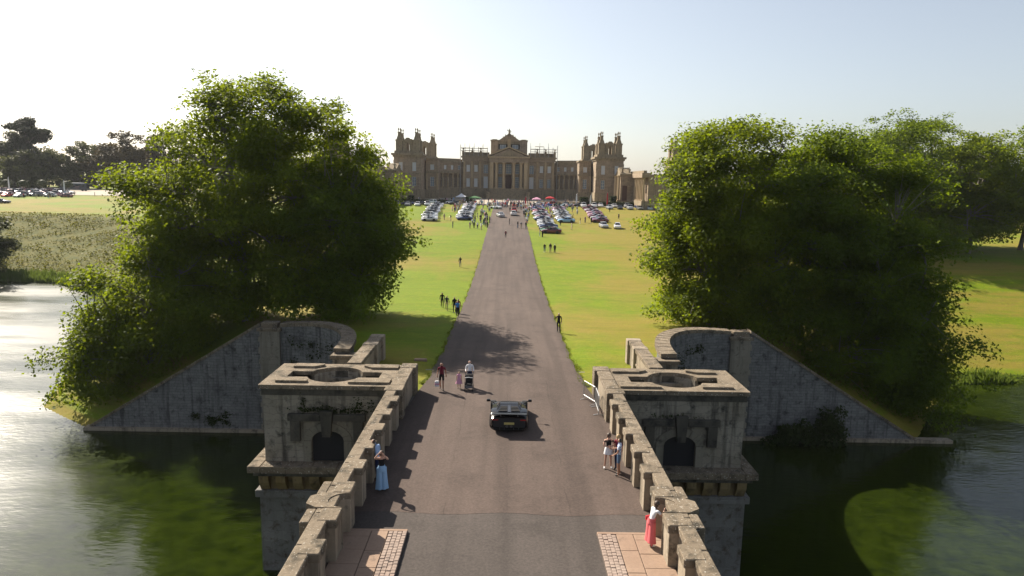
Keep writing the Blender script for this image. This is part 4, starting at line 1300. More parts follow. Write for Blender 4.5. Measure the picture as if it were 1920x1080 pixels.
make_tree('broadleaf_tree', 'tall rounded tree in the middle of the right bank', 'tree', (30, 69, Z(30, 69)), (30.5, 69, 19), 0.58,
          [(30.5, 69, 20.5, 7.0, 7.5, 8.4), (28.5, 65.5, 13, 6.5, 5, 6.5), (35, 69, 19.5, 5.6, 6.5, 8.6)], 1450, 88, 0.29, M['leaf2'], 5, GT, 11)
make_tree('broadleaf_tree', 'dark tree leaning low over the water on the right bank', 'tree', (38, 66.5, Z(38, 66.5)), (39, 66, 10), 0.5,
          [(37.0, 67, 13.5, 5.6, 6, 7.5), (39.0, 65.5, 7.5, 4.0, 5, 6.0), (35, 64, 6.5, 6.2, 4.5, 5.6), (38.4, 63.8, 4.0, 3.2, 3.6, 3.8)], 1450, 88, 0.29, M['leaf2'], 6, GT, 10, droop=0.5)
GF = 'trees behind the right bank'
for (x, y, top, rx, seed, lab, mt) in (
        (77, 138, 36, 10, 7, 'tall tree with bare twisting boughs behind the right bank', 'leaf2'),
        (66, 136, 33, 9, 8, 'darker tree just behind the tallest right bank tree', 'leaf2'),
        (93, 137, 33.5, 9.5, 9, 'yellow green tree at the right edge above the lawn', 'leaf'),
        (92, 154, 39.5, 10.5, 10, 'feathery tall tree rising behind the right edge', 'leaf2'),
        (108, 143, 36, 10, 12, 'rounded tree cut off by the right edge of the view', 'leaf2'),
        (79, 152, 34, 10, 13, 'shaded tree deep in the right hand wood', 'leaf2')):
    zb = Z(x, y)
    h = top - zb
    low = zb + h * 0.3 if seed != 9 else zb + h * 0.25
    make_tree('woodland_tree', lab, 'tree', (x, y, zb), (x + 0.5, y, zb + h * 0.62), 0.42,
              [(x, y, zb + h * 0.66, rx, rx, h * 0.36), (x - rx * 0.35, y - 1, zb + h * 0.33, rx * 0.85, rx * 0.8, h * 0.30), (x + rx * 0.4, y - 1.5, zb + h * 0.42, rx * 0.7, rx * 0.7, h * 0.26)], 950, 50, 0.46, M[mt], seed, GF, 8, 0.45, (1.0, 1.9), bough=9.0, bsize=2.6)
# bank-side bush at the left edge, far shore
make_tree('waterside_tree', 'dark rounded tree on the far shore at the left edge', 'tree', (-112, 143, Z(-112, 143)), (-112, 143, 9), 0.4,
          [(-112.5, 143, 8.2, 7.5, 6, 6.5), (-109, 142.5, 4.5, 5.5, 4.5, 4.2)], 360, 40, 0.6, M['leaf_far'], 14, None, 7)
# distant trees left of the palace
GD = 'distant park trees beyond the car park'
def far_tree(x, y, h, rx, seed, lab, mt, n=620, per=34, size=0.95):
    zb = Z(x, y)
    make_tree('park_tree', lab, 'tree', (x, y, zb), (x, y, zb + h * 0.6), 0.5,
              [(x, y, zb + h * 0.60, rx, rx, h * 0.40), (x - rx * 0.5, y - 2, zb + h * 0.30, rx * 0.75, rx * 0.7, h * 0.30), (x + rx * 0.5, y - 2, zb + h * 0.30, rx * 0.75, rx * 0.7, h * 0.32)], n, per, size, M[mt], seed, GD, 7, 0.4, (1.4, 2.6), bsize=2.6)
far_tree(-222, 322, 17, 10, 41, 'round green tree in front of the tall cedar', 'leaf_far')
far_tree(-206, 336, 23, 12, 42, 'greyish tree to the right of the tall cedar', 'leaf_far')
far_tree(-188, 334, 23, 12, 43, 'brown tinged tree far behind the gravel drive', 'leaf_brown')
far_tree(-176, 330, 27, 11, 44, 'russet tree just left of the big left bank tree', 'leaf_brown')
far_tree(-160, 334, 28, 12, 45, 'reddish tree half hidden behind the big left bank tree', 'leaf_brown')
far_tree(-262, 330, 22, 12, 46, 'dim tree at the far left edge beyond the cars', 'leaf_far')
far_tree(-245, 352, 28, 13, 47, 'tall grey tree behind the cedar at left', 'leaf_far')
far_tree(-140, 345, 24, 12, 48, 'tree seen through the crown of the left bank tree', 'leaf_far')
far_tree(-118, 350, 22, 12, 49, 'park tree behind the left court range', 'leaf_far')
far_tree(-96, 352, 20, 10, 50, 'small park tree left of the palace', 'leaf_far')
far_tree(96, 345, 17, 11, 51, 'park tree behind the right court range', 'leaf_far')
far_tree(120, 330, 20, 12, 52, 'park tree hidden behind the right bank trees', 'leaf_far')
# cedars: tiered flat boughs
def cedar(x, y, h, rx, seed, lab):
    zb = Z(x, y)
    lobes = []
    rng = np.random.default_rng(seed)
    for i in range(13):
        f = 0.22 + 0.74 * i / 12
        r_ = rx * (1.0 - 0.55 * max(0, f - 0.55) / 0.45) * rng.uniform(0.75, 1.05)
        a = rng.uniform(0, 6.28)
        lobes.append((x + math.cos(a) * rx * 0.25, y + math.sin(a) * rx * 0.25, zb + h * f, r_, r_, h * 0.045))
    make_tree('cedar_tree', lab, 'tree', (x, y, zb), (x, y, zb + h * 0.95), 0.8, lobes, 1000, 34, 0.9, M['conifer'], seed, GD, 16, 0.5, (1.4, 2.4), shell=0.1)
cedar(-234, 338, 32, 13, 61, 'tall dark cedar with flat layered boughs at left')
cedar(-70, 350, 21, 10, 62, 'cedar with flat boughs showing beside the left palace tower')

# bracken on the heath slope, and reeds along the far shore
rng = np.random.default_rng(77)
n = 60000
X = rng.uniform(-185, -62, n); Y = rng.uniform(120, 190, n)
dl = polydist(X, Y, SHORE_L)
k_ = (land_side(X, Y) > 0) & (dl < 45) & (dl > 4)
# a trodden diagonal line stays bare
ln = np.abs((X + 128) * 0.72 - (Y - 152) * 0.95) / 1.19
k_ &= ln > 1.6
cl = np.sin(X * 0.55 + np.sin(Y * 0.4) * 1.5) * np.sin(Y * 0.6 + np.sin(X * 0.3)) + 0.8 * np.sin(X * 0.17) * np.sin(Y * 0.23)
k_ &= cl + rng.normal(size=n) * 0.5 > -0.5
X, Y, cl = X[k_], Y[k_], cl[k_]
Zg = ground_z(X, Y)
P_ = np.stack([X, Y, Zg + rng.uniform(0.05, 0.35, len(X)) + 0.2 * np.clip(cl, 0, 2)], 1)
V, F = leaf_cards(rng, P_, None, 0.36)
tag(link('bracken', fast_mesh('bracken', V, F, M['bracken'])), 'brown and green bracken covering the far left slope', 'bracken', kind='stuff')
n = 9000
t = rng.uniform(0, 1, n)
pl = np.array(SHORE_L[3:9], float)
seg = np.linspace(0, 1, len(pl))
X = np.interp(t, seg, pl[:, 0]); Y = np.interp(t, seg, pl[:, 1]) + rng.uniform(-0.6, 3.6, n)
Zg = np.maximum(ground_z(X, Y), 0)
h = rng.uniform(0.7, 1.9, n)
B0 = np.stack([X, Y, Zg], 1)
w_ = np.stack([rng.normal(size=n) * 0.12, rng.normal(size=n) * 0.05, np.zeros(n)], 1) + np.array([0.07, 0, 0])
tipv = B0 + np.stack([rng.normal(size=n) * 0.3, rng.normal(size=n) * 0.3, h], 1)
V = np.stack([B0 - w_, B0 + w_, tipv], 1).reshape(-1, 3)
tag(link('reeds', fast_mesh('reeds', V, np.arange(n * 3).reshape(n, 3), M['reed'])), 'green reeds fringing the far left shore', 'reeds', kind='stuff')
n = 5200
X = rng.uniform(46, 110, n)
Y = np.interp(X, [p[0] for p in SHORE_R], [p[1] for p in SHORE_R]) + rng.uniform(-0.5, 1.6, n)
Zg = np.maximum(ground_z(X, Y), 0); h = rng.uniform(0.4, 1.3, n) * (0.7 + 0.5 * np.sin(X * 0.7))
B0 = np.stack([X, Y, Zg], 1)
w_ = np.stack([rng.normal(size=n) * 0.1 + 0.06, rng.normal(size=n) * 0.05, np.zeros(n)], 1)
tipv = B0 + np.stack([rng.normal(size=n) * 0.25, rng.normal(size=n) * 0.25, h], 1)
V = np.stack([B0 - w_, B0 + w_, tipv], 1).reshape(-1, 3)
tag(link('reeds', fast_mesh('reeds', V, np.arange(n * 3).reshape(n, 3), M['reed'])), 'dark green waterside growth along the right shore', 'reeds', kind='stuff')

# ragged grass along the verges of the drive
n = 8000
Y = 41.5 + 90 * rng.uniform(0, 1, n) ** 1.6
hwv = np.interp(Y, [37, 39.5, 42, 50, 62], [5.45, 5.3, 5.0, 4.75, 4.95])
sd = rng.choice([-1, 1], n)
X = sd * (hwv - 0.14 + np.abs(rng.normal(size=n)) * 0.16 + 0.10 * np.sin(Y * 1.1 + sd) + 0.07 * np.sin(Y * 2.9))
Zg = PZ(Y) + 0.0
h = rng.uniform(0.015, 0.05, n)
B0 = np.stack([X, Y, Zg], 1)
w_ = np.stack([rng.uniform(0.02, 0.07, n), rng.normal(size=n) * 0.03, np.zeros(n)], 1)
tipv = B0 + np.stack([rng.normal(size=n) * 0.07, rng.normal(size=n) * 0.07, h], 1)
V = np.stack([B0 - w_, B0 + w_, tipv], 1).reshape(-1, 3)
tag(link('verge_grass', fast_mesh('verge_grass', V, np.arange(n * 3).reshape(n, 3), M['verge'])), 'ragged grass along both edges of the drive', 'grass', kind='stuff')

# shrubs growing at the foot of the right wing wall, and ivy tufts on the masonry
def shrub(name, lab, x, y, z, rx, ry, rz, n, seed, mat, size=0.22, cat='shrub'):
    rng = np.random.default_rng(seed)
    d = rng.normal(size=(n, 3)); d /= np.linalg.norm(d, axis=1)[:, None]
    lum = 1 + 0.28 * np.sin(d[:, 0] * 5 + seed) * np.cos(d[:, 2] * 6 + seed)
    P_ = d * np.array([rx, ry, rz]) * (rng.uniform(0.25, 1, (n, 1)) ** 0.45) * lum[:, None]
    P_[:, 2] = np.abs(P_[:, 2]) if cat == 'shrub' else P_[:, 2]
    V, F = leaf_cards(rng, P_, None, size, out=d)
    o = link(name, fast_mesh(name, V, F, mat)); o.location = (x, y, z)
    return tag(o, lab, cat)
shrub('waterside_shrub', 'dark bush rooted at the foot of the right wing wall', 28.2, 56.4, 0.1, 1.6, 1.0, 3.2, 1500, 5, M['ivy'], 0.3)
shrub('waterside_shrub', 'low dark bramble along the foot of the right wing wall', 25.2, 56.3, 0.1, 2.4, 0.9, 1.9, 1700, 6, M['ivy'], 0.3)
rng = np.random.default_rng(90)
IV = []
def ivy_patch(cx, cz, w_, h, n, ypos, depth=0.12):
    x = cx + rng.normal(size=n) * w_; z = cz + rng.normal(size=n) * h
    return np.stack([x, np.full(n, ypos) - rng.uniform(0, depth, n), z], 1)
for (x, z, w_, h, n) in ((-9.0, 9.45, .75, .09, 240), (-10.6, 9.5, .45, .08, 120), (-8.1, 9.75, .22, .3, 100), (-11.0, 9.95, .08, .25, 40), (-7.2, 9.7, .3, .2, 60), (-9.8, 9.6, .2, .12, 60), (9.4, 9.45, .9, .07, 60)):
    IV.append(ivy_patch(x, z, w_, h, n, 35.97, 0.1))
V, F = leaf_cards(rng, np.concatenate(IV), None, 0.13)
tag(link('ivy', fast_mesh('ivy', V, F, M['ivy'])), 'tufts of ivy growing over the pavilion doorways', 'ivy', kind='stuff')
IV = []
for i in range(46):
    s = -1 if i % 4 else 1
    t = rng.uniform(0.08, 1.2)
    x = s * (19.3 - 7.74 * math.sin(t)); y = 45 + 12.14 * math.cos(t)
    zc = rng.uniform(6.0, 8.6)
    n = rng.integers(20, 70)
    IV.append(np.stack([x + rng.normal(size=n) * 0.25, y - 0.05 - np.abs(rng.normal(size=n)) * 0.1, zc + rng.normal(size=n) * 0.22], 1))
for i in range(14):
    n = 40
    IV.append(np.stack([-rng.normal(25.5, 1.0) + rng.normal(size=n) * 0.2, np.full(n, 57.22), rng.normal(1.2, 0.25) + rng.normal(size=n) * 0.15], 1))
V, F = leaf_cards(rng, np.concatenate(IV), None, 0.17)
tag(link('ivy', fast_mesh('ivy', V, F, M['ivy'])), 'dark ivy patches clinging to the curved walls', 'ivy', kind='stuff')

# clipped hedges and topiary before the palace
def clipped(name, lab, x0, x1, y0, y1, h, seed, cat='hedge', dens=26, dome=False):
    rng = np.random.default_rng(seed)
    xm, ym = (x0 + x1) / 2, (y0 + y1) / 2
    zb = gz(xm, ym)
    root = tag(empty(name, (xm, ym, zb)), lab, cat)
    w_, d_ = (x1 - x0) / 2, (y1 - y0) / 2
    if not dome:
        MB().box(-w_ + .15, w_ - .15, -d_ + .15, d_ - .15, -0.3, h - 0.12).build('core', M['hedge'], root)
        n = int(dens * (w_ * h * 4 + w_ * d_ * 4))
        P_ = rng.uniform(-1, 1, (n, 3)) * np.array([w_, d_, h / 2]); P_[:, 2] += h / 2
        f = rng.integers(0, 3, n)
        P_[f == 0, 1] = -d_; P_[f == 1, 2] = h; q = f == 2; P_[q, 0] = np.sign(P_[q, 0]) * w_
        P_ += rng.normal(size=(n, 3)) * 0.06
    else:
        MB().tube([(0, 0, -0.2), (0, 0, h * 0.5)], 0.13, 6).build('trunk', M['bark'], root)
        MB().ball((0, 0, h * 0.68), w_ * 0.8, w_ * 0.8, h * 0.27).build('core', M['hedge'], root)
        n = 500
        d = rng.normal(size=(n, 3)); d /= np.linalg.norm(d, axis=1)[:, None]
        P_ = d * np.array([w_, w_, h * 0.33]) + np.array([0, 0, h * 0.67])
    V, F = leaf_cards(rng, P_, None, 0.3)
    link('foliage', fast_mesh('foliage', V, F, M['hedge']), root)
clipped('hedge', 'long dark clipped hedge across the right lawn edge', 29, 56, 249.5, 250.8, 1.7, 1)
clipped('hedge', 'short dark clipped hedge left of the gazebos', -42, -20, 250, 251.2, 1.3, 2)
clipped('topiary_block', 'tall dark square topiary at the near end of the right hedge', 26.0, 28.9, 249, 251.2, 3.0, 3, 'topiary')
clipped('topiary_block', 'tall dark square topiary behind the red flag', 37.5, 39.9, 252.95, 255.0, 3.6, 4, 'topiary')
clipped('topiary_block', 'square clipped box among the left hedge and gazebos', -15.5, -13.2, 251, 253, 2.4, 5, 'topiary')
clipped('topiary_block', 'brown green clipped box at the left terrace', -36.2, -33.9, 247.5, 249.5, 2.8, 6, 'topiary')
for i, (x, y, lab) in enumerate(((-205, 283, 'ball shaped clipped tree second from the left among the cars'), (-190.5, 272, 'largest ball shaped clipped tree by the car park'), (-196.5, 292, 'ball shaped clipped tree behind the largest one'), (-176, 276, 'ball shaped clipped tree beside the dark coach'), (-212, 283, 'ball shaped clipped tree at the far left edge'))):
    clipped('topiary_tree', lab, x - 2.2, x + 2.2, y - 2.2, y + 2.2, 4.9, 20 + i, 'topiary', dome=True)
# ------------------------------------------------------------------ vehicles
def car_paint(name, col, rough=0.28, metal=0.25):
    return simple('paint_' + name, col, rough, metal, 0.5, 0.7)


PAINT = {k: car_paint(k.replace(' ', '_'), c) for k, c in {
    'silver': (0.42, 0.43, 0.45), 'white': (0.70, 0.70, 0.70), 'grey': (0.16, 0.165, 0.175), 'black': (0.012, 0.012, 0.014), 'dark blue': (0.015, 0.03, 0.12),
    'light blue': (0.22, 0.42, 0.62), 'red': (0.42, 0.012, 0.012), 'maroon': (0.13, 0.012, 0.02), 'green': (0.02, 0.20, 0.05), 'pink': (0.50, 0.26, 0.30),
    'purple': (0.20, 0.04, 0.12), 'pale blue': (0.40, 0.50, 0.60), 'yellow': (0.55, 0.42, 0.03), 'blue': (0.04, 0.08, 0.42), 'dark green': (0.015, 0.06, 0.03)}.items()}


def interp(x, pts):
    return float(np.interp(x, [p[0] for p in pts], [p[1] for p in pts]))


def car_meshes(L, W, top, wid, wb, wr, cabin, glass_in=0.06, low=0.2):
    """top: (x,z) bonnet/boot line; wid: (x,halfwidth); wb: axle x positions; cabin: (x0 base rear, x1 roof rear, x2 roof front, x3 base front, z roof, half roof width)"""
    w = W / 2
    st = set(np.linspace(-L / 2, L / 2, 13))
    for a in wb:
        for k_ in range(-4, 5): st.add(a + wr * 1.14 * math.sin(k_ * math.pi / 8))
    for p in top: st.add(p[0])
    st = sorted(st)
    body = MB(); ring = []
    for x in st:
        zl = low + 0.12 * (abs(x) / (L / 2)) ** 6
        for a in wb:
            dd = wr * 1.14
            if abs(x - a) < dd: zl = max(zl, wr + math.sqrt(max(0, dd * dd - (x - a) ** 2)) * 0.98)
        zt = interp(x, top); hw = interp(x, wid) * w
        zl = min(zl, zt - 0.1)
        ring.append([(x, 0, zl), (x, hw * 0.86, zl), (x, hw * 0.985, zl + (zt - zl) * 0.12), (x, hw, zl + (zt - zl) * 0.5), (x, hw * 0.95, zl + (zt - zl) * 0.86), (x, hw * 0.80, zt), (x, hw * 0.45, zt + 0.03), (x, 0, zt + 0.045)])
    k_ = 8
    vs = [p for r in ring for p in r] + [(p[0], -p[1], p[2]) for r in ring for p in r]
    n = len(ring); fs = []
    for i in range(n - 1):
        for j in range(k_ - 1):
            a = i * k_ + j
            fs.append((a, a + 1, a + k_ + 1, a + k_)); b_ = a + n * k_
            fs.append((b_, b_ + k_, b_ + k_ + 1, b_ + 1))
    for i in (0, n - 1):
        f = [i * k_ + j for j in range(k_)] + [n * k_ + i * k_ + j for j in range(k_ - 2, 0, -1)]
        fs.append(tuple(f))
    body.add(vs, fs)
    x0, x1, x2, x3, zr, rw = cabin
    bw = w * 0.84
    z0, z1, z2, z3 = interp(x0, top) - 0.03, zr - 0.02, zr, interp(x3, top) - 0.03
    xm = (x1 + x2) / 2
    C = {}
    B = [(x0, bw * 0.92, z0), (xm, bw, min(z0, z3) + 0.0), (x3, bw * 0.9, z3)]
    Rf = [(x1, rw, z1), (xm, rw * 1.02, zr + 0.015), (x2, rw * 0.97, z2)]
    vs = []
    for sg in (1, -1):
        vs += [(p[0], sg * p[1], p[2]) for p in B] + [(p[0], sg * p[1], p[2]) for p in Rf]
    body.add(vs, [(0, 1, 4, 3), (1, 2, 5, 4), (7, 6, 9, 10), (8, 7, 10, 11), (3, 4, 10, 9), (4, 5, 11, 10), (0, 3, 9, 6), (2, 8, 11, 5)])
    bm_ = body.mesh('body', PAINT['silver'])
    bmm = bmesh.new(); bmm.from_mesh(bm_); bmesh.ops.remove_doubles(bmm, verts=bmm.verts, dist=0.0005); bmesh.ops.recalc_face_normals(bmm, faces=bmm.faces); bmm.to_mesh(bm_); bmm.free()
    bm_.polygons.foreach_set('use_smooth', [True] * len(bm_.polygons))
    try: bm_.set_sharp_from_angle(angle=R(38))
    except Exception: pass
    def pane(quad, shrink, off):
        q = [Vector(p) for p in quad]; c = sum(q, Vector()) / len(q)
        nrm = (q[1] - q[0]).cross(q[-1] - q[0]).normalized()
        if nrm.dot(c - Vector((xm, 0, 0.5))) < 0: nrm = -nrm
        return [tuple(c + (p - c) * shrink + nrm * off) for p in q]
    V3 = lambda p, sg: (p[0], sg * p[1], p[2])
    ws = MB().add(pane([V3(B[2], 1), V3(B[2], -1), V3(Rf[2], -1), V3(Rf[2], 1)], 0.88, 0.012), [(0, 1, 2, 3)]).mesh('windscreen', M['glass'])
    rw_ = MB().add(pane([V3(B[0], 1), V3(B[0], -1), V3(Rf[0], -1), V3(Rf[0], 1)], 0.84, 0.012), [(0, 1, 2, 3)]).mesh('rear_window', M['glass'])
    sds = []
    for sg in (1, -1):
        sd = MB()
        sd.add(pane([V3(B[0], sg), V3(B[1], sg), V3(Rf[1], sg), V3(Rf[0], sg)], 0.84, 0.014), [(0, 1, 2, 3)])
        sd.add(pane([V3(B[1], sg), V3(B[2], sg), V3(Rf[2], sg), V3(Rf[1], sg)], 0.84, 0.014), [(0, 1, 2, 3)])
        sds.append(sd.mesh('side_window', M['glass']))
    und = MB().box(-L / 2 + 0.15, L / 2 - 0.15, -w * 0.78, w * 0.78, low - 0.06, min(interp(x, top) for x in (-L / 2, L / 2)) - 0.12).mesh('underside', M['underside'])
    wh = MB()
    wh.lathe([(wr * 0.72, -0.11), (wr * 0.97, -0.10), (wr, -0.05), (wr, 0.05), (wr * 0.97, 0.10), (wr * 0.72, 0.11)], 14, mi=0)
    wh.lathe([(0.05, -0.09), (wr * 0.70, -0.105), (wr * 0.70, 0.105), (0.05, 0.09)], 14, mi=1)
    wh.v = [(p[0], p[2], p[1]) for p in wh.v]
    whm = wh.mesh('wheel', [M['rubber'], M['rim']])
    xf, xr = L / 2, -L / 2
    hz = interp(xf - 0.12, top); rz = interp(xr + 0.1, top)
    hl = MB().chbox(-0.10, 0.05, -0.2, 0.2, -0.06, 0.06, 0.02).mesh('headlight', M['headlamp'])
    tl = MB().chbox(-0.04, 0.06, -0.18, 0.18, -0.05, 0.05, 0.015).mesh('tail_light', M['redlamp'])
    return dict(body=bm_, windscreen=ws, rear_window=rw_, side_window=sds[0], side_window2=sds[1], underside=und, wheel=whm, headlight=hl, tail_light=tl,
                whp=[(a, sg * (w - 0.12), wr) for a in wb for sg in (-1, 1)], hlp=[(xf - 0.07, sg * w * 0.66 * interp(xf - 0.1, wid), hz - 0.10) for sg in (-1, 1)], tlp=[(xr + 0.0, sg * w * 0.66 * interp(xr + 0.05, wid), rz - 0.10) for sg in (-1, 1)])


WD = [(-2.6, 0.90), (-1.6, 1.0), (1.4, 1.0), (2.1, 0.95), (2.6, 0.78)]
CARS = {
    'sports car': car_meshes(4.45, 1.88, [(-2.23, .82), (-1.9, .90), (-1.2, .94), (0.7, .88), (1.5, .78), (2.0, .66), (2.23, .52)], WD, (-1.22, 1.26), .34, (-1.75, -0.45, 0.15, 1.0, 1.25, .56)),
    'supercar': car_meshes(4.6, 1.98, [(-2.3, .86), (-1.9, .94), (-1.2, .96), (0.7, .80), (1.5, .70), (2.1, .56), (2.3, .44)], WD, (-1.3, 1.33), .35, (-1.7, -0.35, 0.2, 1.3, 1.15, .52)),
    'hatchback': car_meshes(4.15, 1.78, [(-2.08, .86), (-1.9, .95), (-1.0, .97), (0.8, .97), (1.5, .88), (1.95, .76), (2.08, .6)], WD, (-1.25, 1.28), .32, (-1.95, -1.35, 0.2, 1.05, 1.47, .6)),
    'saloon': car_meshes(4.7, 1.82, [(-2.35, .86), (-2.1, 1.0), (-1.5, 1.02), (0.8, .98), (1.6, .90), (2.15, .78), (2.35, .6)], WD, (-1.35, 1.4), .33, (-1.75, -0.85, 0.15, 1.1, 1.45, .6)),
    'off-road car': car_meshes(4.6, 1.92, [(-2.3, 1.0), (-2.15, 1.15), (-1.5, 1.16), (0.8, 1.14), (1.7, 1.06), (2.15, .95), (2.3, .75)], WD, (-1.33, 1.38), .38, (-2.2, -1.85, 0.2, 0.95, 1.76, .68), low=0.28),
}


def build_car(kind, name='parked_car'):
    d = CARS[kind]
    r = empty(name)
    b_ = link('body', d['body'], r)
    for nm in ('windscreen', 'rear_window', 'side_window', 'side_window2', 'underside'): link(nm.replace('2', ''), d[nm], r)
    for nm, ps in (('wheel', d['whp']), ('headlight', d['hlp']), ('tail_light', d['tlp'])):
        for p in ps:
            o = link(nm, d[nm], r); o.location = p
    return r


_join = {}


def simple_car(kind):
    """one joined mesh for cars only a few pixels long"""
    if kind not in _join:
        d = CARS[kind]; bm = bmesh.new()
        mats = [PAINT['silver'], M['glass'], M['underside'], M['rubber'], M['rim'], M['headlamp'], M['redlamp']]
        def add(me, mi, loc=(0, 0, 0), split=None):
            n0 = len(bm.faces); nv = len(bm.verts); bm.from_mesh(me); bm.verts.ensure_lookup_table(); bm.faces.ensure_lookup_table()
            for v in bm.verts[nv:]: v.co += Vector(loc)
            for f in bm.faces[n0:]: f.material_index = mi if split is None else split + f.material_index
        add(d['body'], 0)
        for k_ in ('windscreen', 'rear_window', 'side_window', 'side_window2'): add(d[k_], 1)
        add(d['underside'], 2)
        for p in d['whp']: add(d['wheel'], 3, p, 3)
        for p in d['hlp']: add(d['headlight'], 5, p)
        for p in d['tlp']: add(d['tail_light'], 6, p)
        me = bpy.data.meshes.new('parked_car'); bm.to_mesh(me); bm.free()
        for m_ in mats: me.materials.append(m_)
        _join[kind] = me
    return link('parked_car', _join[kind])


PROTO = {}
for k_ in CARS: PROTO[k_] = None


def put_car(kind, colour, x, y, rz, label, group, name='parked_car', parts=True):
    if parts:
        if PROTO[kind] is None:
            PROTO[kind] = c = build_car(kind, name)
        else:
            c = copy_tree(PROTO[kind]); c.name = name
        body = [o for o in c.children if o.name.startswith('body')][0]
    else:
        c = body = simple_car(kind)
    body.material_slots[0].link = 'OBJECT'
    body.material_slots[0].material = PAINT[colour]
    c.location = (x, y, gz(x, y) + (0.08 if abs(x) < 5.6 else 0.0))
    # sit on the slope
    sl = (gz(x, y + 1.5) - gz(x, y - 1.5)) / 3
    c.rotation_euler = (0, 0, rz)
    c.rotation_mode = 'XYZ'
    q = Matrix.Rotation(math.atan(sl), 4, 'X') @ Matrix.Rotation(rz, 4, 'Z')
    c.rotation_euler = q.to_euler()
    tag(c, label, 'car', group)
    return c


ORD = ['nearest', 'second', 'third', 'fourth', 'fifth', 'sixth', 'seventh', 'eighth', 'ninth', 'tenth', 'eleventh', 'twelfth', 'thirteenth', 'fourteenth', 'fifteenth', 'sixteenth', 'seventeenth', 'eighteenth', 'nineteenth', 'twentieth', 'twenty-first', 'twenty-second', 'twenty-third']


def lab_row(colour, kind, i, row):
    if i == 0: return f'{colour} {kind} at the near end of {row}'
    return f'{colour} {kind}, {ORD[i]} from the near end of {row}'


random.seed(101)
def row(x0, y0, x1, y1, n, fixed, pool, rowname, group, rz=math.pi, kinds=('sports car', 'sports car', 'supercar', 'saloon')):
    for i in range(n):
        t = i / (n - 1)
        col = fixed[i] if i < len(fixed) else random.choice(pool)
        kd = random.choice(kinds)
        x, y = x0 + (x1 - x0) * t + random.uniform(-.35, .35), y0 + (y1 - y0) * t + random.uniform(-.12, .12)
        put_car(kd, col, x, y, rz + random.uniform(-.07, .07), lab_row(col, kd, i, rowname), group, parts=y < 226)


row(-21.2, 183.4, -24.6, 238, 16, ['silver', 'white', 'silver', 'white', 'grey'], ['silver', 'white', 'silver', 'grey', 'black', 'white'], 'the leftmost lawn row', 'cars in the leftmost lawn row')
row(-11.9, 187.5, -13.2, 243, 16, ['dark blue', 'white', 'silver', 'black', 'white'], ['silver', 'white', 'silver', 'grey', 'dark blue', 'white', 'pink'], 'the left driveside row', 'cars in the left row beside the drive')
row(9.9, 160.2, 9.5, 234, 21, ['maroon', 'green', 'black', 'dark blue', 'white', 'silver', 'white', 'silver', 'dark blue', 'white', 'pink', 'silver'], ['silver', 'white', 'pink', 'silver', 'grey', 'white', 'blue', 'red'], 'the right driveside row', 'cars in the right row beside the drive')
row(15.6, 186.5, 16.5, 232, 13, ['light blue', 'silver', 'white', 'silver', 'grey', 'white', 'silver'], ['silver', 'white', 'pale blue', 'pink', 'dark blue'], 'the second right lawn row', 'cars in the second right lawn row')
row(25.4, 188, 27.2, 230, 12, ['maroon', 'purple', 'silver', 'maroon', 'pink', 'purple'], ['silver', 'maroon', 'purple', 'pale blue', 'white', 'pink'], 'the third right lawn row', 'cars in the third right lawn row')
FR = -math.pi / 2
put_car('hatchback', 'silver', 24.6, 175.6, FR + .1, 'silver hatchback standing alone on the right lawn, facing the bridge', 'cars standing on the right lawn')
put_car('hatchback', 'white', 27.9, 174, FR - .12, 'white hatchback standing beside the silver one on the right lawn', 'cars standing on the right lawn')
random.seed(55)
names = ['first', 'second', 'third', 'fourth', 'fifth', 'sixth', 'seventh', 'eighth']
for i, (x, c) in enumerate(zip((34.8, 38.4, 41.9, 45.3, 48.7, 51.8, 54.6, 58.0), ('silver', 'black', 'silver', 'grey', 'pale blue', 'white', 'red', 'white'))):
    put_car(random.choice(['hatchback', 'saloon', 'off-road car']), c, x, 235.5 + 0.2 * i, FR + random.uniform(-.08, .08), f'{c} car, {names[i]} from the left in the front row by the hedge', 'front row of cars by the right hedge', parts=False)
for i, (x, c) in enumerate(zip((33.0, 38.0, 42.5, 46.4, 50.6, 55.0), ('white', 'silver', 'silver', 'dark blue', 'grey', 'dark green'))):
    put_car(random.choice(['hatchback', 'saloon', 'off-road car']), c, x, 245.6 + 0.1 * i, FR + random.uniform(-.08, .08), f'{c} car, {names[i]} from the left in the back row by the hedge', 'back row of cars by the right hedge', parts=False)
for i, (x, y, c, k2) in enumerate(((26.4, 240, 'white', 'off-road car'), (30.2, 241, 'white', 'off-road car'), (20.5, 241, 'pale blue', 'sports car'), (14.0, 240.5, 'blue', 'sports car'), (17.6, 246, 'dark green', 'sports car'))):
    put_car(k2, c, x, y, FR if i < 2 else math.pi, ('white off-road car left of the white flag on the right lawn', 'white off-road car right of the white flag on the right lawn', 'pale blue sports car behind the second right lawn row', 'bright blue sports car near the red gazebo', 'dark green sports car in front of the hedge end')[i], 'cars behind the right lawn rows', parts=False)
for i, (x, y, c, k2, lb) in enumerate(((-30.5, 240, 'black', 'saloon', 'black saloon parked across the far end of the left lawn'), (-35.2, 242, 'dark blue', 'sports car', 'dark blue sports car at the left end of the far left lawn cars'), (-18.8, 243, 'black', 'saloon', 'black saloon between the far ends of the left rows'), (-27.5, 246, 'white', 'off-road car', 'white off-road car behind the black saloon on the left lawn'), (-20.5, 248.5, 'silver', 'hatchback', 'silver hatchback in front of the grey gazebo'))):
    put_car(k2, c, x, y, math.pi, lb, 'cars at the far side of the left lawn', parts=False)
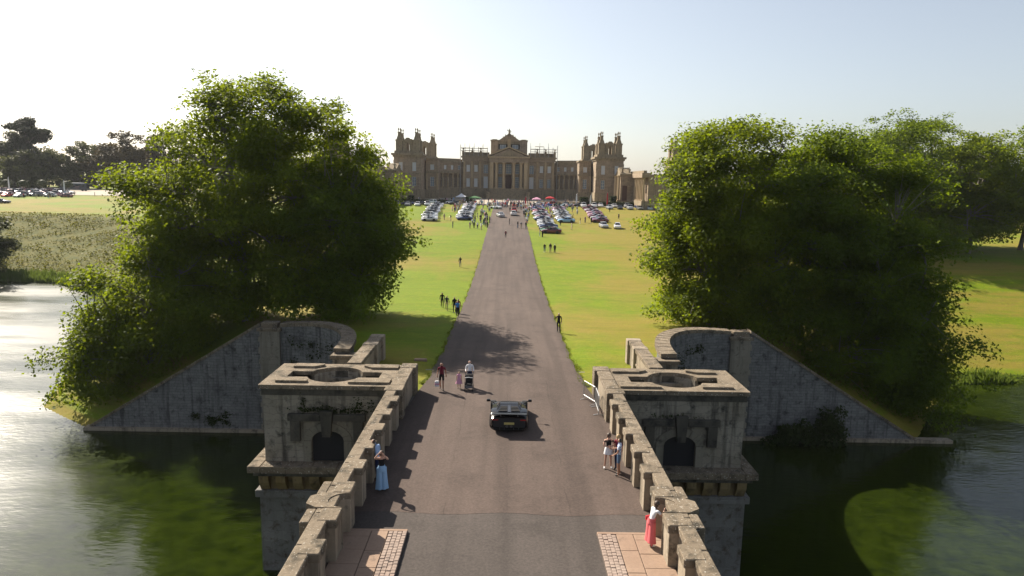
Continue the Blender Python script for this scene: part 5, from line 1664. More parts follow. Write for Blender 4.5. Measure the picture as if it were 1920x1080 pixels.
for i in range(7):
    c = ('silver', 'white', 'black', 'grey', 'white', 'silver', 'dark blue')[i]
    put_car(('saloon', 'hatchback', 'off-road car')[i % 3], c, -44 + i * 3.3, 234.5 + 0.3 * (i % 2), FR + 0.05 * (i % 3 - 1), f'{c} car, {names[i]} from the left in the far left lawn line', 'line of cars at the far left of the lawn', parts=False)
for i in range(5):
    c = ('white', 'red', 'silver', 'black', 'pink')[i]
    put_car(('sports car', 'saloon')[i % 2], c, 11.0 + i * 4.9, 250.0 - 0.4 * (i % 2) if i < 3 else 245.2, math.pi + 0.1 * (i % 2), f'{c} car, {names[i]} from the left between the gazebos and the hedge', 'cars between the gazebos and the hedge', parts=False)
UP = math.pi / 2
put_car('saloon', 'silver', -2.2, 197.5, UP + 0.22, 'silver saloon driving up the drive into the crowd', 'cars moving on the drive', 'car')
put_car('sports car', 'white', -3.9, 226.0, UP + 0.8, 'white sports car turning at the head of the drive', 'cars moving on the drive', 'car')
put_car('hatchback', 'red', 1.9, 214.5, UP, 'red hatchback ahead of the white car on the drive', 'cars moving on the drive', 'car')
put_car('hatchback', 'white', 1.7, 202.6, UP, 'white hatchback behind the red car on the drive', 'cars moving on the drive', 'car')
# distant car park at left
random.seed(66)
for j, y in enumerate((243, 249, 255.5, 262, 269, 277)):
    for i in range(6):
        x = -181.5 - (y - 243) * 0.74 + i * (5.1 if j % 2 else 4.7) + random.uniform(-.5, .5) + (j % 3) * 0.9
        if j == 0 and i > 2: continue
        c = random.choice(['white', 'silver', 'silver', 'black', 'white', 'grey', 'maroon', 'pink', 'red'])
        put_car(random.choice(['hatchback', 'saloon', 'off-road car']), c, x, y, random.choice((0, math.pi, FR)) + random.uniform(-.1, .1), f'{c} car, {names[i]} from left in the {names[j]} row of the distant car park', 'cars in the distant left car park', parts=False)
for (x, y, c, k2, lb) in ((-154.8, 211, 'black', 'saloon', 'lone black saloon on the left plateau at the picture edge'), (-168.5, 258, 'black', 'off-road car', 'black off-road car at the right end of the distant car park'), (-170.5, 268, 'white', 'saloon', 'white saloon behind the black off-road car in the distance'), (-174.5, 251, 'maroon', 'saloon', 'maroon saloon near the ball shaped tree in the distance')):
    put_car(k2, c, x, y, 0.1, lb, 'cars in the distant left car park', parts=False)

# the dark coach
co = tag(empty('coach', (-186, 297, gz(-186, 297))), 'dark coach with a pale roof stripe parked on the distant gravel', 'coach')
MB().chbox(-5.6, 5.6, -1.25, 1.25, 0.45, 3.3, 0.12).build('body', simple('coach_paint', (0.02, 0.035, 0.05), 0.3, 0.1, 0.5, 0.5), co)
MB().chbox(-4.8, 3.6, -1.0, 1.0, 3.3, 3.55, 0.06).build('roof_unit', M['white'], co)
for i in range(7): MB().box(-5.2 + i * 1.45, -3.9 + i * 1.45, -1.27, -1.252, 1.75, 2.85).build('window', M['glass'], co)
MB().box(5.602, 5.62, -1.1, 1.1, 1.4, 3.0).build('windscreen', M['glass'], co)
for x in (-3.4, 3.9):
    for sg in (-1, 1):
        wv = MB().lathe([(0.45, -0.14), (0.48, 0), (0.45, 0.14)], 14); wv.v = [(p[0] + x, p[2] + sg * 1.12, p[1] + 0.48) for p in wv.v]
        wv.build('wheel', M['rubber'], co)
# ---- the black supercar on the bridge (forward = +x locally)
car = tag(empty('supercar', (0.24, 35.12, ZD + 0.03), R(90)), 'low black wedge shaped supercar driving away along the bridge', 'car')
car.scale = (.83, .96, .95)
PB_ = simple('black_gloss_paint', (0.004, 0.004, 0.005), 0.2, 0.0, 0.3)
d_ = car_meshes(4.78, 2.03, [(-2.39, .84), (-2.2, .90), (-1.7, .96), (-1.0, .97), (-0.2, .84), (0.7, .72), (1.4, .64), (2.0, .46), (2.39, .30)],
                [(-2.4, .93), (-1.9, 1.0), (-1.2, 1.0), (-0.4, .95), (0.6, .95), (1.4, .99), (2.0, .93), (2.4, .7)], (-1.32, 1.38), .36, (-1.95, -0.80, -0.20, 1.00, 1.09, .50), low=0.16)
bo = link('body', d_['body'], car); bo.material_slots[0].link = 'OBJECT'; bo.material_slots[0].material = PB_
for nm in ('windscreen', 'side_window', 'side_window2', 'underside'): link(nm.replace('2', ''), d_[nm], car)
for p in d_['whp']:
    o = link('wheel', d_['wheel'], car); o.location = p; o.scale = (1, 1.5, 1)
# sloping engine cover: glass centre spine, louvres either side
CAR_G = simple('engine_cover_gloss', (0.006, 0.007, 0.010), 0.1, 0.0, 0.4)
MB().add([(-1.93, -.66, .985), (-1.93, .66, .985), (-0.83, .46, 1.078), (-0.83, -.46, 1.078)], [(0, 1, 2, 3)]).build('engine_cover', CAR_G, car)
for i in range(4):
    x = -1.0 - i * 0.21; z = 1.078 - (-0.83 - x) * 0.085
    for sg in (-1, 1):
        MB().add([(x, sg * .10, z + .012), (x, sg * (.44 + i * .035), z + .012), (x - .16, sg * (.47 + i * .035), z + .030), (x - .16, sg * .10, z + .030)], [(0, 1, 2, 3)]).add([(x - .16, sg * .10, z + .030), (x - .16, sg * (.47 + i * .035), z + .030), (x - .16, sg * (.47 + i * .035), z - .02), (x - .16, sg * .10, z - .02)], [(0, 1, 2, 3)]).build('louvre', M['underside'], car)
MB().extr([(-1.9, 0.99), (-0.9, 1.076), (-0.9, 1.10), (-1.9, 1.01)], 'y', -.07, .07).build('spine', simple('spine_gloss', (0.05, 0.055, 0.065), 0.2, 0.3), car)
sp_ = MB().extr([(-2.5, 1.02), (-2.12, 0.99), (-2.12, 1.015), (-2.5, 1.055)], 'y', -.93, .93).build('spoiler', PB_, car)
for sg in (-1, 1): MB().box(-2.35, -2.25, sg * .45 - .03, sg * .45 + .03, .86, 1.0).build('stay', M['steel_dark'], sp_)
MB().chbox(-2.43, -2.36, -.86, .86, .30, .82, .03).build('rear_grille', M['underside'], car)
for sg in (-1, 1):
    MB().chbox(-2.45, -2.40, sg * .58, sg * .88, .70, .75, .01).build('tail_light', M['redlamp'], car)
    mi_ = MB().chbox(.18, .32, sg * 1.06, sg * 1.26, .98, 1.10, .02).build('wing_mirror', PB_, car)
    MB().tube([(.20, sg * .80, .84), (.24, sg * .96, .96), (.25, sg * 1.08, 1.02)], .022, 6).build('mirror_stalk', PB_, mi_)
    MB().lathe([(.06, 0), (.07, .06), (.055, .061)], 10).build('exhaust_pipe', M['steel_dark'], car).matrix_local = Matrix.Translation((-2.40, sg * .12, .36)) @ Matrix.Rotation(-math.pi / 2, 4, 'Y')
    MB().extr([(-2.44, .16), (-2.0, .14), (-2.0, .34), (-2.42, .34)], 'y', sg * .5 - .015, sg * .5 + .015).build('diffuser_fin', M['steel_dark'], car)
    MB().extr([(-2.44, .16), (-2.0, .14), (-2.0, .34), (-2.42, .34)], 'y', sg * .25 - .015, sg * .25 + .015).build('diffuser_fin', M['steel_dark'], car)
MB().chbox(-2.47, -2.432, -.27, .27, .47, .59, .01).build('number_plate', M['plate'], car)

# ------------------------------------------------------------------ people
CLOTH = {k: simple('cloth_' + k.replace(' ', '_'), c, 0.85, 0, 0.2) for k, c in {
    'black': (0.012, 0.012, 0.014), 'white': (0.66, 0.66, 0.68), 'navy': (0.02, 0.028, 0.07), 'grey': (0.16, 0.16, 0.17), 'blue': (0.05, 0.22, 0.55), 'light blue': (0.33, 0.46, 0.68),
    'red': (0.45, 0.03, 0.04), 'coral': (0.62, 0.14, 0.15), 'maroon': (0.13, 0.012, 0.025), 'pink': (0.60, 0.30, 0.42), 'beige': (0.42, 0.34, 0.24), 'green': (0.05, 0.14, 0.05), 'denim': (0.10, 0.16, 0.26), 'sky': (0.28, 0.45, 0.66), 'orange': (0.5, 0.2, 0.05)}.items()}
SKIN = [simple('skin_light', (0.50, 0.30, 0.22), 0.6, 0, 0.3), simple('skin_tan', (0.38, 0.21, 0.14), 0.6, 0, 0.3)]
HAIR = {k: simple('hair_' + k, c, 0.55) for k, c in {'brown': (0.05, 0.028, 0.016), 'black': (0.01, 0.009, 0.008), 'blonde': (0.30, 0.20, 0.09), 'grey': (0.28, 0.27, 0.26)}.items()}
SHOE = {'white': M['white'], 'dark': simple('dark_shoe', (0.03, 0.027, 0.025), 0.6)}


def patterned(name, a, b_):
    m, t, bb = new_mat(name); k = NT(t)
    tc = t.nodes.new('ShaderNodeTexCoord')
    n_ = k.noise(tc.outputs['Object'], 16, 2, 0.5)
    k.l(k.mix(k.ramp(n_, 0.5, 0.54), a, b_), bb.inputs['Base Color']); bb.inputs['Roughness'].default_value = 0.85
    return m


CLOTH['patterned'] = patterned('cloth_patterned', (0.62, 0.66, 0.74), (0.10, 0.22, 0.5))

BASE = dict(pelvis=(0, 0, .96), waist=(0, .01, 1.10), chest=(0, 0, 1.30), neck=(0, -.01, 1.47), skull=(0, .015, 1.58), crownv=(0, .01, 1.69),
            shL=(-.18, 0, 1.40), elL=(-.235, -.02, 1.13), wrL=(-.245, .04, .90), haL=(-.245, .06, .82),
            shR=(.18, 0, 1.40), elR=(.235, -.02, 1.13), wrR=(.245, .04, .90), haR=(.245, .06, .82),
            hiL=(-.095, 0, .90), knL=(-.105, .015, .50), anL=(-.105, -.02, .085), toL=(-.115, .13, .035),
            hiR=(.095, 0, .90), knR=(.105, .015, .50), anR=(.105, -.02, .085), toR=(.115, .13, .035))
RADII = dict(pelvis=.145, waist=.125, chest=.15, neck=.055, skull=.098, crownv=.075, shL=.062, shR=.062, elL=.043, elR=.043, wrL=.030, wrR=.030, haL=.036, haR=.036,
             hiL=.092, hiR=.092, knL=.058, knR=.058, anL=.042, anR=.042, toL=.036, toR=.036)
BONES = [('pelvis', 'waist', 'T'), ('waist', 'chest', 'T'), ('chest', 'neck', 'T'), ('neck', 'skull', 'H'), ('skull', 'crownv', 'H')] + \
        [(a + s, b_ + s, g) for s in 'LR' for a, b_, g in (('sh', 'el', 'A'), ('el', 'wr', 'F'), ('wr', 'ha', 'W'), ('hi', 'kn', 'U'), ('kn', 'an', 'K'), ('an', 'to', 'S'))] + \
        [('chest', 'shL', 'T'), ('chest', 'shR', 'T'), ('pelvis', 'hiL', 'P'), ('pelvis', 'hiR', 'P')]
_pm = {}


def person_mesh(key, pose, detail, sleeves='short', legs='long', hair='short', slim=1.0, bare_top=False):
    """one continuous body; slots 0 skin, 1 top, 2 legs, 3 shoes, 4 hair"""
    if key in _pm: return _pm[key]
    J = dict(BASE); J.update(pose)
    names_ = list(J.keys())
    bm = bmesh.new(); lay = bm.verts.layers.skin.verify()
    vs = {}
    for nme in names_:
        v = bm.verts.new(J[nme]); r_ = RADII[nme] * (slim if nme in ('pelvis', 'waist', 'chest') else 1)
        ry = r_ * (0.74 if nme in ('chest', 'waist', 'pelvis') else 1.0)
        v[lay].radius = (r_, ry) if nme not in ('chest', 'waist', 'pelvis') else (r_, ry)
        vs[nme] = v
    vs['pelvis'][lay].use_root = True
    for a, b_, g in BONES: bm.edges.new((vs[a], vs[b_]))
    fing = []
    if detail:
        for sd in 'LR':
            w_, h = Vector(J['wr' + sd]), Vector(J['ha' + sd]); dr = (h - w_).normalized()
            side = dr.cross(Vector((0, 1, 0.2))).normalized(); up = side.cross(dr).normalized()
            for q, ln in ((-.027, .062), (-.009, .074), (.009, .070), (.027, .054)):
                p0 = h + side * q; p1 = p0 + dr * ln * .55 + up * .004; p2 = p1 + dr * ln * .4 + up * .020
                a = vs['ha' + sd]
                for pp in (p0 + dr * .025, p1, p2):
                    v = bm.verts.new(pp); v[lay].radius = (.0095, .0095); bm.edges.new((a, v)); a = v
                fing.append((h, p2))
            a = vs['wr' + sd]
            sg = 1 if side.dot(Vector((0, 1, 0))) > 0 else -1
            for pp in (w_ + dr * .03 + side * sg * .032, w_ + dr * .06 + side * sg * .048, w_ + dr * .085 + side * sg * .045):
                v = bm.verts.new(pp); v[lay].radius = (.011, .011); bm.edges.new((a, v)); a = v
    me = bpy.data.meshes.new('skeleton'); bm.to_mesh(me); bm.free()
    ob = bpy.data.objects.new('skeleton', me); COL.objects.link(ob)
    sk = ob.modifiers.new('skin', 'SKIN'); sk.use_smooth_shade = True; sk.branch_smoothing = 0.35
    if detail:
        sb = ob.modifiers.new('sub', 'SUBSURF'); sb.levels = 1; sb.render_levels = 1
    dg = bpy.context.evaluated_depsgraph_get()
    out = bpy.data.meshes.new_from_object(ob.evaluated_get(dg))
    bpy.data.objects.remove(ob); bpy.data.meshes.remove(me)
    out.name = 'person'
    seg = [(np.array(J[a]), np.array(J[b_]), g, 0.5 * (RADII[a] + RADII[b_])) for a, b_, g in BONES]
    n = len(out.polygons)
    cen = np.zeros(n * 3); out.polygons.foreach_get('center', cen); cen = cen.reshape(-1, 3)
    best = np.full(n, 9.); bt = np.full(n, 'T'); bu = np.zeros(n)
    for a, b_, g, r_ in seg:
        e = b_ - a; t = np.clip(((cen - a) @ e) / (e @ e + 1e-9), 0, 1)
        dd = np.linalg.norm(cen - a - t[:, None] * e, axis=1) - r_
        q = dd < best; best[q] = dd[q]; bt[q] = g; bu[q] = t[q]
    mi = np.zeros(n, int)
    hc = np.array(J['skull']); cr = np.array(J['crownv'])
    for i in range(n):
        g = bt[i]
        if g == 'T': mi[i] = 1 if not (bare_top and cen[i, 2] > J['chest'][2] + .09) else 0
        elif g == 'P': mi[i] = 2
        elif g == 'U': mi[i] = 0 if (legs == 'shorts' and bu[i] > .78) or (legs == 'mini' and bu[i] > .35) else 2
        elif g == 'K': mi[i] = 0 if legs in ('shorts', 'mini') else 2
        elif g == 'S': mi[i] = 3
        elif g == 'A': mi[i] = 1 if sleeves == 'long' or (sleeves == 'short' and bu[i] < .62) else 0
        elif g == 'F': mi[i] = 1 if sleeves == 'long' else 0
        elif g == 'H':
            rel = cen[i] - hc
            mi[i] = 4 if (rel[2] > .075 or (rel[1] < -.02 and rel[2] > (-.06 if hair == 'short' else -.12)) or (abs(rel[0]) > .07 and rel[2] > .02 and rel[1] < .04)) else 0
        if g == 'T' and cen[i, 2] < J['pelvis'][2] + .03: mi[i] = 2
    out.materials.clear()
    for m_ in (SKIN[0], CLOTH['grey'], CLOTH['navy'], SHOE['dark'], HAIR['brown']): out.materials.append(m_)
    out.polygons.foreach_set('material_index', mi.astype(np.int32))
    out.polygons.foreach_set('use_smooth', [True] * n)
    if detail:
        # face: nose, dark eyes, mouth, ears
        bm = bmesh.new(); bm.from_mesh(out)
        f = MB()
        fx, fyy, fz = J['skull']
        f.add([(fx - .014, fyy + .088, fz - .02), (fx + .014, fyy + .088, fz - .02), (fx, fyy + .118, fz - .018), (fx, fyy + .092, fz + .03)], [(0, 1, 2), (0, 2, 3), (1, 3, 2)], 0)
        for sg in (-1, 1):
            f.ball((fx + sg * .033, fyy + .086, fz + .022), .012, .008, .008, 6, 3, 4)
            f.ball((fx + sg * .096, fyy - .005, fz + .0), .012, .02, .03, 6, 4, 0)
        f.box(fx - .024, fx + .024, fyy + .082, fyy + .092, fz - .052, fz - .044, 4)
        tmp = f.mesh('face', [SKIN[0]] * 5)
        n0 = len(bm.faces); bm.from_mesh(tmp); bm.to_mesh(out); bm.free(); bpy.data.meshes.remove(tmp)
    _pm[key] = out
    return out


def put_person(key, x, y, rz, h, top, legs, label, group=None, skin=0, hair='brown', shoe='dark', z=None, cat='person', **kw):
    me = person_mesh(key, kw.pop('pose', {}), kw.pop('detail', False), **kw)
    o = link('person', me)
    o.location = (x, y, (gz(x, y) + (0.075 if abs(x) < 5.0 and y > 40 else 0.0)) if z is None else z)
    o.rotation_euler = (0, 0, rz); o.scale = (h / 1.77,) * 3
    for i, m_ in enumerate((SKIN[skin], CLOTH[top], CLOTH[legs], SHOE[shoe], HAIR[hair])):
        o.material_slots[i].link = 'OBJECT'; o.material_slots[i].material = m_
    tag(o, label, cat, group)
    return o


# facing: rz = 0 looks towards +Y (the palace); pi looks towards the camera
WALK = dict(knL=(-.10, .12, .52), anL=(-.10, .10, .10), toL=(-.11, .25, .05), knR=(.10, .02, .50), anR=(.10, -.22, .14), toR=(.11, -.10, .05), wrL=(-.25, -.10, .92), haL=(-.25, -.12, .84), wrR=(.25, .16, .95), haR=(.25, .19, .87))
DK = ZD + 0.024
# man in maroon with bag
o = put_person('maroon_man', -3.9, 40.2, math.pi - .1, 1.80, 'maroon', 'black', 'person in a maroon shirt and dark shorts walking beside the small child', z=float(PZ(40)) + .03, detail=True, pose=WALK, legs='black') if False else None


def P_(key, x, y, rz, h, top, legs_c, label, pose=None, z=None, **kw):
    return put_person(key, x, y, rz, h, top, legs_c, label, z=z, detail=True, pose=pose or {}, **kw)


def put2(key, x, y, rz, h, top, legc, label, z, pose=None, sleeves='short', legform='long', hairform='short', slim=1.0, skin=0, hair='brown', shoe='dark', bare=False):
    me = person_mesh(key, pose or {}, True, sleeves, legform, hairform, slim, bare)
    o = link('person', me); o.location = (x, y, z); o.rotation_euler = (0, 0, rz); o.scale = (h / 1.77,) * 3
    for i, m_ in enumerate((SKIN[skin], CLOTH[top], CLOTH[legc], SHOE[shoe], HAIR[hair])):
        o.material_slots[i].link = 'OBJECT'; o.material_slots[i].material = m_
    return tag(o, label, 'person')


def skirt(parent, prof, mat, seg=18, name='skirt', waves=0.0, y=0.0):
    m_ = MB(); v, f = [], []
    for r, z, dy in prof:
        for k_ in range(seg):
            t = 2 * math.pi * k_ / seg
            rr_ = r * (1 + waves * math.sin(5 * t) * (1.3 - z))
            v.append((rr_ * math.cos(t), y + dy + rr_ * 0.85 * math.sin(t), z))
    for i in range(len(prof) - 1):
        for k_ in range(seg):
            j = (k_ + 1) % seg
            f.append((i * seg + k_, i * seg + j, (i + 1) * seg + j, (i + 1) * seg + k_))
    return m_.add(v, f).build(name, mat, parent, True)


def long_hair(parent, mat, length=0.3, head=(0, .015, 1.58)):
    m_ = MB(); x, y, z = head
    m_.ball((x, y - .018, z + .03), .107, .112, .125, 12, 7)
    m_.lathe([(.045, -length), (.085, -length * .5), (.09, 0.0), (.06, .05)], 10, (x, y - .062, z), 1.05, .55)
    return m_.build('hair', mat, parent, True)


ZR = lambda y: float(PZ(y)) + 0.03
m1 = put2('maroon_man', -3.85, 40.1, math.pi, 1.80, 'maroon', 'black', 'person in a maroon shirt and dark shorts walking beside the small child', ZR(40), WALK, 'short', 'shorts', skin=1)
bag = tag(empty('carrier_bag', (-4.12, 39.98, ZR(40) + 0.28)), 'white and pink bag carried by the person in maroon', 'bag')
MB().chbox(-.13, .13, -.08, .08, .0, .34, .03).build('body', CLOTH['white'], bag)
MB().chbox(-.132, .132, -.082, .082, .1, .2, .005).build('stripe', CLOTH['pink'], bag)
MB().tube([(-.08, 0, .33), (-.05, 0, .52), (.05, 0, .52), (.08, 0, .33)], .012, 5).build('handle', CLOTH['white'], bag)
c1 = put2('child', -2.82, 40.5, math.pi, 1.12, 'pink', 'pink', 'small child in a pink dress beside the pushchair', ZR(40.5), {}, 'short', 'shorts', skin=0, hair='blonde')
skirt(c1, [(.15, 1.18, 0), (.17, 1.0, 0), (.27, .72, 0), (.34, .52, 0)], CLOTH['pink'], waves=.1, name='dress')
PUSH = dict(elL=(-.25, .03, 1.12), wrL=(-.22, .28, 1.08), haL=(-.21, .35, 1.07), elR=(.25, .03, 1.12), wrR=(.22, .28, 1.08), haR=(.21, .35, 1.07), knL=(-.10, .10, .52), anL=(-.10, .06, .10), toL=(-.11, .21, .04), anR=(.10, -.16, .11), toR=(.11, -.03, .04))
m2 = put2('pusher', -2.2, 40.95, math.pi, 1.74, 'white', 'navy', 'person in a white hooded top pushing the black pushchair', ZR(41), PUSH, 'long', 'long', skin=0, hair='grey')
pc = tag(empty('pushchair', (-2.2, 40.25, ZR(40.2)), math.pi), 'black pushchair with a pale hood edge pushed along the road', 'pushchair')
for sx in (-.24, .24):
    MB().tube([(sx, -.36, 1.05), (sx, -.22, .85), (sx * 1.05, .05, .45), (sx, .34, .12)], .016, 6).build('frame', M['steel_dark'], pc)
    MB().tube([(sx, .02, .5), (sx, -.30, .12)], .016, 6).build('frame', M['steel_dark'], pc)
    for yy, rr_ in ((.36, .11), (-.32, .14)):
        wv = MB().lathe([(rr_ * .8, -.025), (rr_, 0), (rr_ * .8, .025)], 14); wv.v = [(p[2] + sx, p[0] + yy, p[1] + rr_) for p in wv.v]
        wv.build('wheel', M['rubber'], pc)
MB().tube([(-.24, -.36, 1.05), (0, -.38, 1.07), (.24, -.36, 1.05)], .02, 6).build('handle', M['rubber'], pc)
MB().extr([(-.22, .42), (.22, .36), (.26, .42), (.0, .5), (-.18, .86), (-.24, .84)], 'x', -.21, .21).build('seat', CLOTH['black'], pc)
hd = MB(); v, f = [], []
for i in range(7):
    a = R(15 + i * 25)
    for j in range(5): v.append((-.23 + .115 * j, -.12 - .26 * math.cos(a) * 1.0, .72 + .26 * math.sin(a) * (1 - .12 * ((j - 2) / 2) ** 2)))
for i in range(6):
    for j in range(4): f.append((i * 5 + j, i * 5 + j + 1, i * 5 + j + 6, i * 5 + j + 5))
hd.add(v, f).build('hood', CLOTH['black'], pc, True)
MB().tube([(-.23, .13, .80), (0, .14, .83), (.23, .13, .80)], .02, 6).build('hood_edge', CLOTH['white'], pc)
MB().chbox(-.2, .2, -.25, .2, .16, .30, .03).build('basket', CLOTH['grey'], pc)

PHONE = dict(elR=(.27, .10, 1.16), wrR=(.14, .26, 1.34), haR=(.10, .30, 1.40))
put2('suit_man', 4.75, 60.3, math.pi - .3, 1.86, 'black', 'black', 'person in black clothes standing alone on the right grass verge', gz(4.75 + 1, 60.3) , PHONE, 'long', 'long', hair='grey')
put2('walk_a', -7.18, 75.2, math.pi + .1, 1.80, 'black', 'black', 'person in black, leftmost of the group walking on the left lawn', gz(-7.18, 75.2), WALK, 'long', 'long')
put2('walk_b', -6.45, 72.8, math.pi, 1.74, 'navy', 'beige', 'person in a navy top and pale trousers in the left lawn group', gz(-6.45, 72.8), WALK, 'long', 'long')
put2('walk_c', -5.5, 71.2, math.pi - .1, 1.82, 'black', 'black', 'burly person in black at the verge behind the blue shirt', gz(-5.7, 71.2), {}, 'long', 'long', slim=1.15, hair='grey')
put2('walk_e', -5.05, 70.6, math.pi, 1.70, 'maroon', 'black', 'person in a dark red top just behind the blue shirt', gz(-5.7, 70.6), {}, 'long', 'long', hair='black')
put2('walk_d', -5.0, 68.7, math.pi + .1, 1.68, 'blue', 'black', 'person in a bright blue shirt at the left road edge', ZR(68.7), WALK, 'short', 'long')
put2('suit_man', -7.63, 110.5, .3, 1.80, 'black', 'grey', 'lone person in a dark coat far out on the left lawn', gz(-7.63, 110.5), PHONE, 'long', 'long')
put2('walk_b', -.42, 148.4, math.pi, 1.76, 'maroon', 'black', 'lone person walking down the middle of the drive', ZR(148.4) + .05, WALK, 'long', 'long')
# the three by the right parapet
FOLD = dict(elL=(-.25, .04, 1.14), wrL=(-.06, .19, 1.16), haL=(.03, .20, 1.18), elR=(.25, .04, 1.14), wrR=(.08, .21, 1.13), haR=(-.01, .23, 1.12), anL=(-.15, -.02, .085), toL=(-.19, .12, .035), knL=(-.12, .01, .5), anR=(.15, -.02, .085), toR=(.20, .11, .035), knR=(.13, .01, .5))
w1 = put2('white_shorts', 4.66, 28.95, math.pi + .15, 1.70, 'black', 'white', 'person in black vest and white skirt by the right parapet', DK, FOLD, 'none', 'mini', slim=.9, shoe='white', hair='brown', bare=True)
skirt(w1, [(.135, 1.08, 0), (.175, .98, 0), (.20, .86, 0), (.225, .73, 0)], CLOTH['white'], waves=.05)
long_hair(w1, HAIR['brown'], .16)
GEST = dict(elR=(.28, .10, 1.14), wrR=(.20, .34, 1.10), haR=(.18, .41, 1.11), elL=(-.25, .03, 1.13), wrL=(-.22, .18, 1.00), haL=(-.21, .24, .97))
put2('patterned_man', 5.02, 28.2, 1.25, 1.78, 'patterned', 'denim', 'person in a blue patterned white shirt and denim shorts by the right parapet', DK, GEST, 'short', 'shorts', slim=1.08, hair='black', skin=1)
w3 = put2('third', 5.05, 28.75, 2.2, 1.72, 'maroon', 'navy', 'person half hidden behind the patterned shirt at the right parapet', DK, {}, 'short', 'long', slim=.95, hair='blonde')
long_hair(w3, HAIR['blonde'], .22)
LEAN = dict(chest=(0, .10, 1.29), neck=(0, .17, 1.45), skull=(0, .22, 1.555), crownv=(0, .24, 1.66), shL=(-.17, .14, 1.39), shR=(.17, .14, 1.39), elL=(-.22, .30, 1.20), wrL=(-.13, .36, 1.43), haL=(-.09, .34, 1.50), elR=(.24, .30, 1.20), wrR=(.14, .42, 1.35), haR=(.10, .46, 1.38), waist=(0, .03, 1.11))
w4 = put2('coral_woman', 5.16, 22.15, -1.2, 1.72, 'white', 'coral', 'person in a white top and coral wide trousers leaning at the right parapet niche', KZ + .035, LEAN, 'short', 'long', 'long', .88, shoe='white', hair='brown')
for sx in (-.1, .1): skirt(w4, [(.13, .98, 0), (.135, .85, 0), (.15, .5, 0), (.185, .20, 0)], CLOTH['coral'], name='trouser_leg', waves=.06).location = (sx * .8, 0, 0)
skirt(w4, [(.155, 1.10, .02), (.165, 1.0, .01), (.17, .9, 0)], CLOTH['coral'], name='waistband')
long_hair(w4, HAIR['brown'], .26, (0, .22, 1.555))
MB().chbox(-.26, -.17, -.1, .12, .92, 1.08, .02).build('shoulder_bag', CLOTH['red'], w4)
SHADE = dict(elL=(-.25, .20, 1.40), wrL=(-.10, .22, 1.60), haL=(-.05, .21, 1.66), elR=(.29, .16, 1.46), wrR=(.13, .18, 1.68), haR=(.06, .16, 1.71), shL=(-.185, .02, 1.42), shR=(.185, .02, 1.42))
w5 = put2('skirt_woman', -4.98, 26.45, math.pi + .25, 1.74, 'black', 'sky', 'person in black top and wide pale blue trousers by the left parapet', DK, SHADE, 'none', 'long', 'long', .9, hair='brown', bare=True)
for sx in (-.1, .1): skirt(w5, [(.12, 1.0, 0), (.125, .85, 0), (.145, .5, 0), (.185, .08, 0)], CLOTH['sky'], name='trouser_leg', waves=.10).location = (sx * .85, 0, 0)
skirt(w5, [(.135, 1.10, 0), (.165, 1.0, 0), (.18, .86, 0)], CLOTH['sky'], name='waistband')
long_hair(w5, HAIR['brown'], .25)
LEANL = dict(waist=(0, .04, 1.10), chest=(0, .14, 1.30), neck=(0, .20, 1.46), skull=(0, .25, 1.565), crownv=(0, .27, 1.67), shL=(-.18, .15, 1.40), shR=(.18, .15, 1.40), elL=(-.27, .18, 1.14), wrL=(-.20, .40, 1.10), haL=(-.16, .47, 1.12), elR=(.27, .18, 1.14), wrR=(.20, .40, 1.10), haR=(.16, .47, 1.12))
put2('leaning_man', -5.3, 27.45, 1.0, 1.84, 'light blue', 'navy', 'person in a light blue shirt leaning over the left parapet', DK, LEANL, 'long', 'long', hair='brown')

# mid-distance people (simple bodies)
VAR = {
    'stand_long': dict(pose={}, sleeves='long'), 'stand_short': dict(pose={}, sleeves='short'), 'stand_shorts': dict(pose={}, sleeves='short', legs='shorts'),
    'walk_long': dict(pose=WALK, sleeves='long'), 'walk_shorts': dict(pose=WALK, sleeves='short', legs='shorts'), 'phone': dict(pose=PHONE, sleeves='short'), 'slim': dict(pose={}, sleeves='short', slim=.85, hair='long')}


def crowd_person(x, y, rz, label, group, top=None, legc=None, h=None, var=None):
    v = var or random.choice(list(VAR))
    kw = dict(VAR[v])
    me = person_mesh('crowd_' + v, kw['pose'], False, kw.get('sleeves', 'short'), kw.get('legs', 'long'), kw.get('hair', 'short'), kw.get('slim', 1.0))
    o = link('person', me)
    o.location = (x, y, gz(x, y) + (0.09 if abs(x) < 5.0 else (0.1 if y > 246 else 0.0)))
    o.rotation_euler = (0, 0, rz); o.scale = ((h or random.uniform(1.6, 1.86)) / 1.77,) * 3
    top = top or random.choice(['black', 'white', 'navy', 'grey', 'white', 'red', 'light blue', 'pink', 'beige', 'black'])
    legc = legc or random.choice(['navy', 'black', 'denim', 'beige', 'grey', 'denim'])
    for i, m_ in enumerate((random.choice(SKIN), CLOTH[top], CLOTH[legc], random.choice(list(SHOE.values())), random.choice(list(HAIR.values())))):
        o.material_slots[i].link = 'OBJECT'; o.material_slots[i].material = m_
    tag(o, label.replace('%', f'{top} top and {legc} bottoms'), 'person', group)
    return o


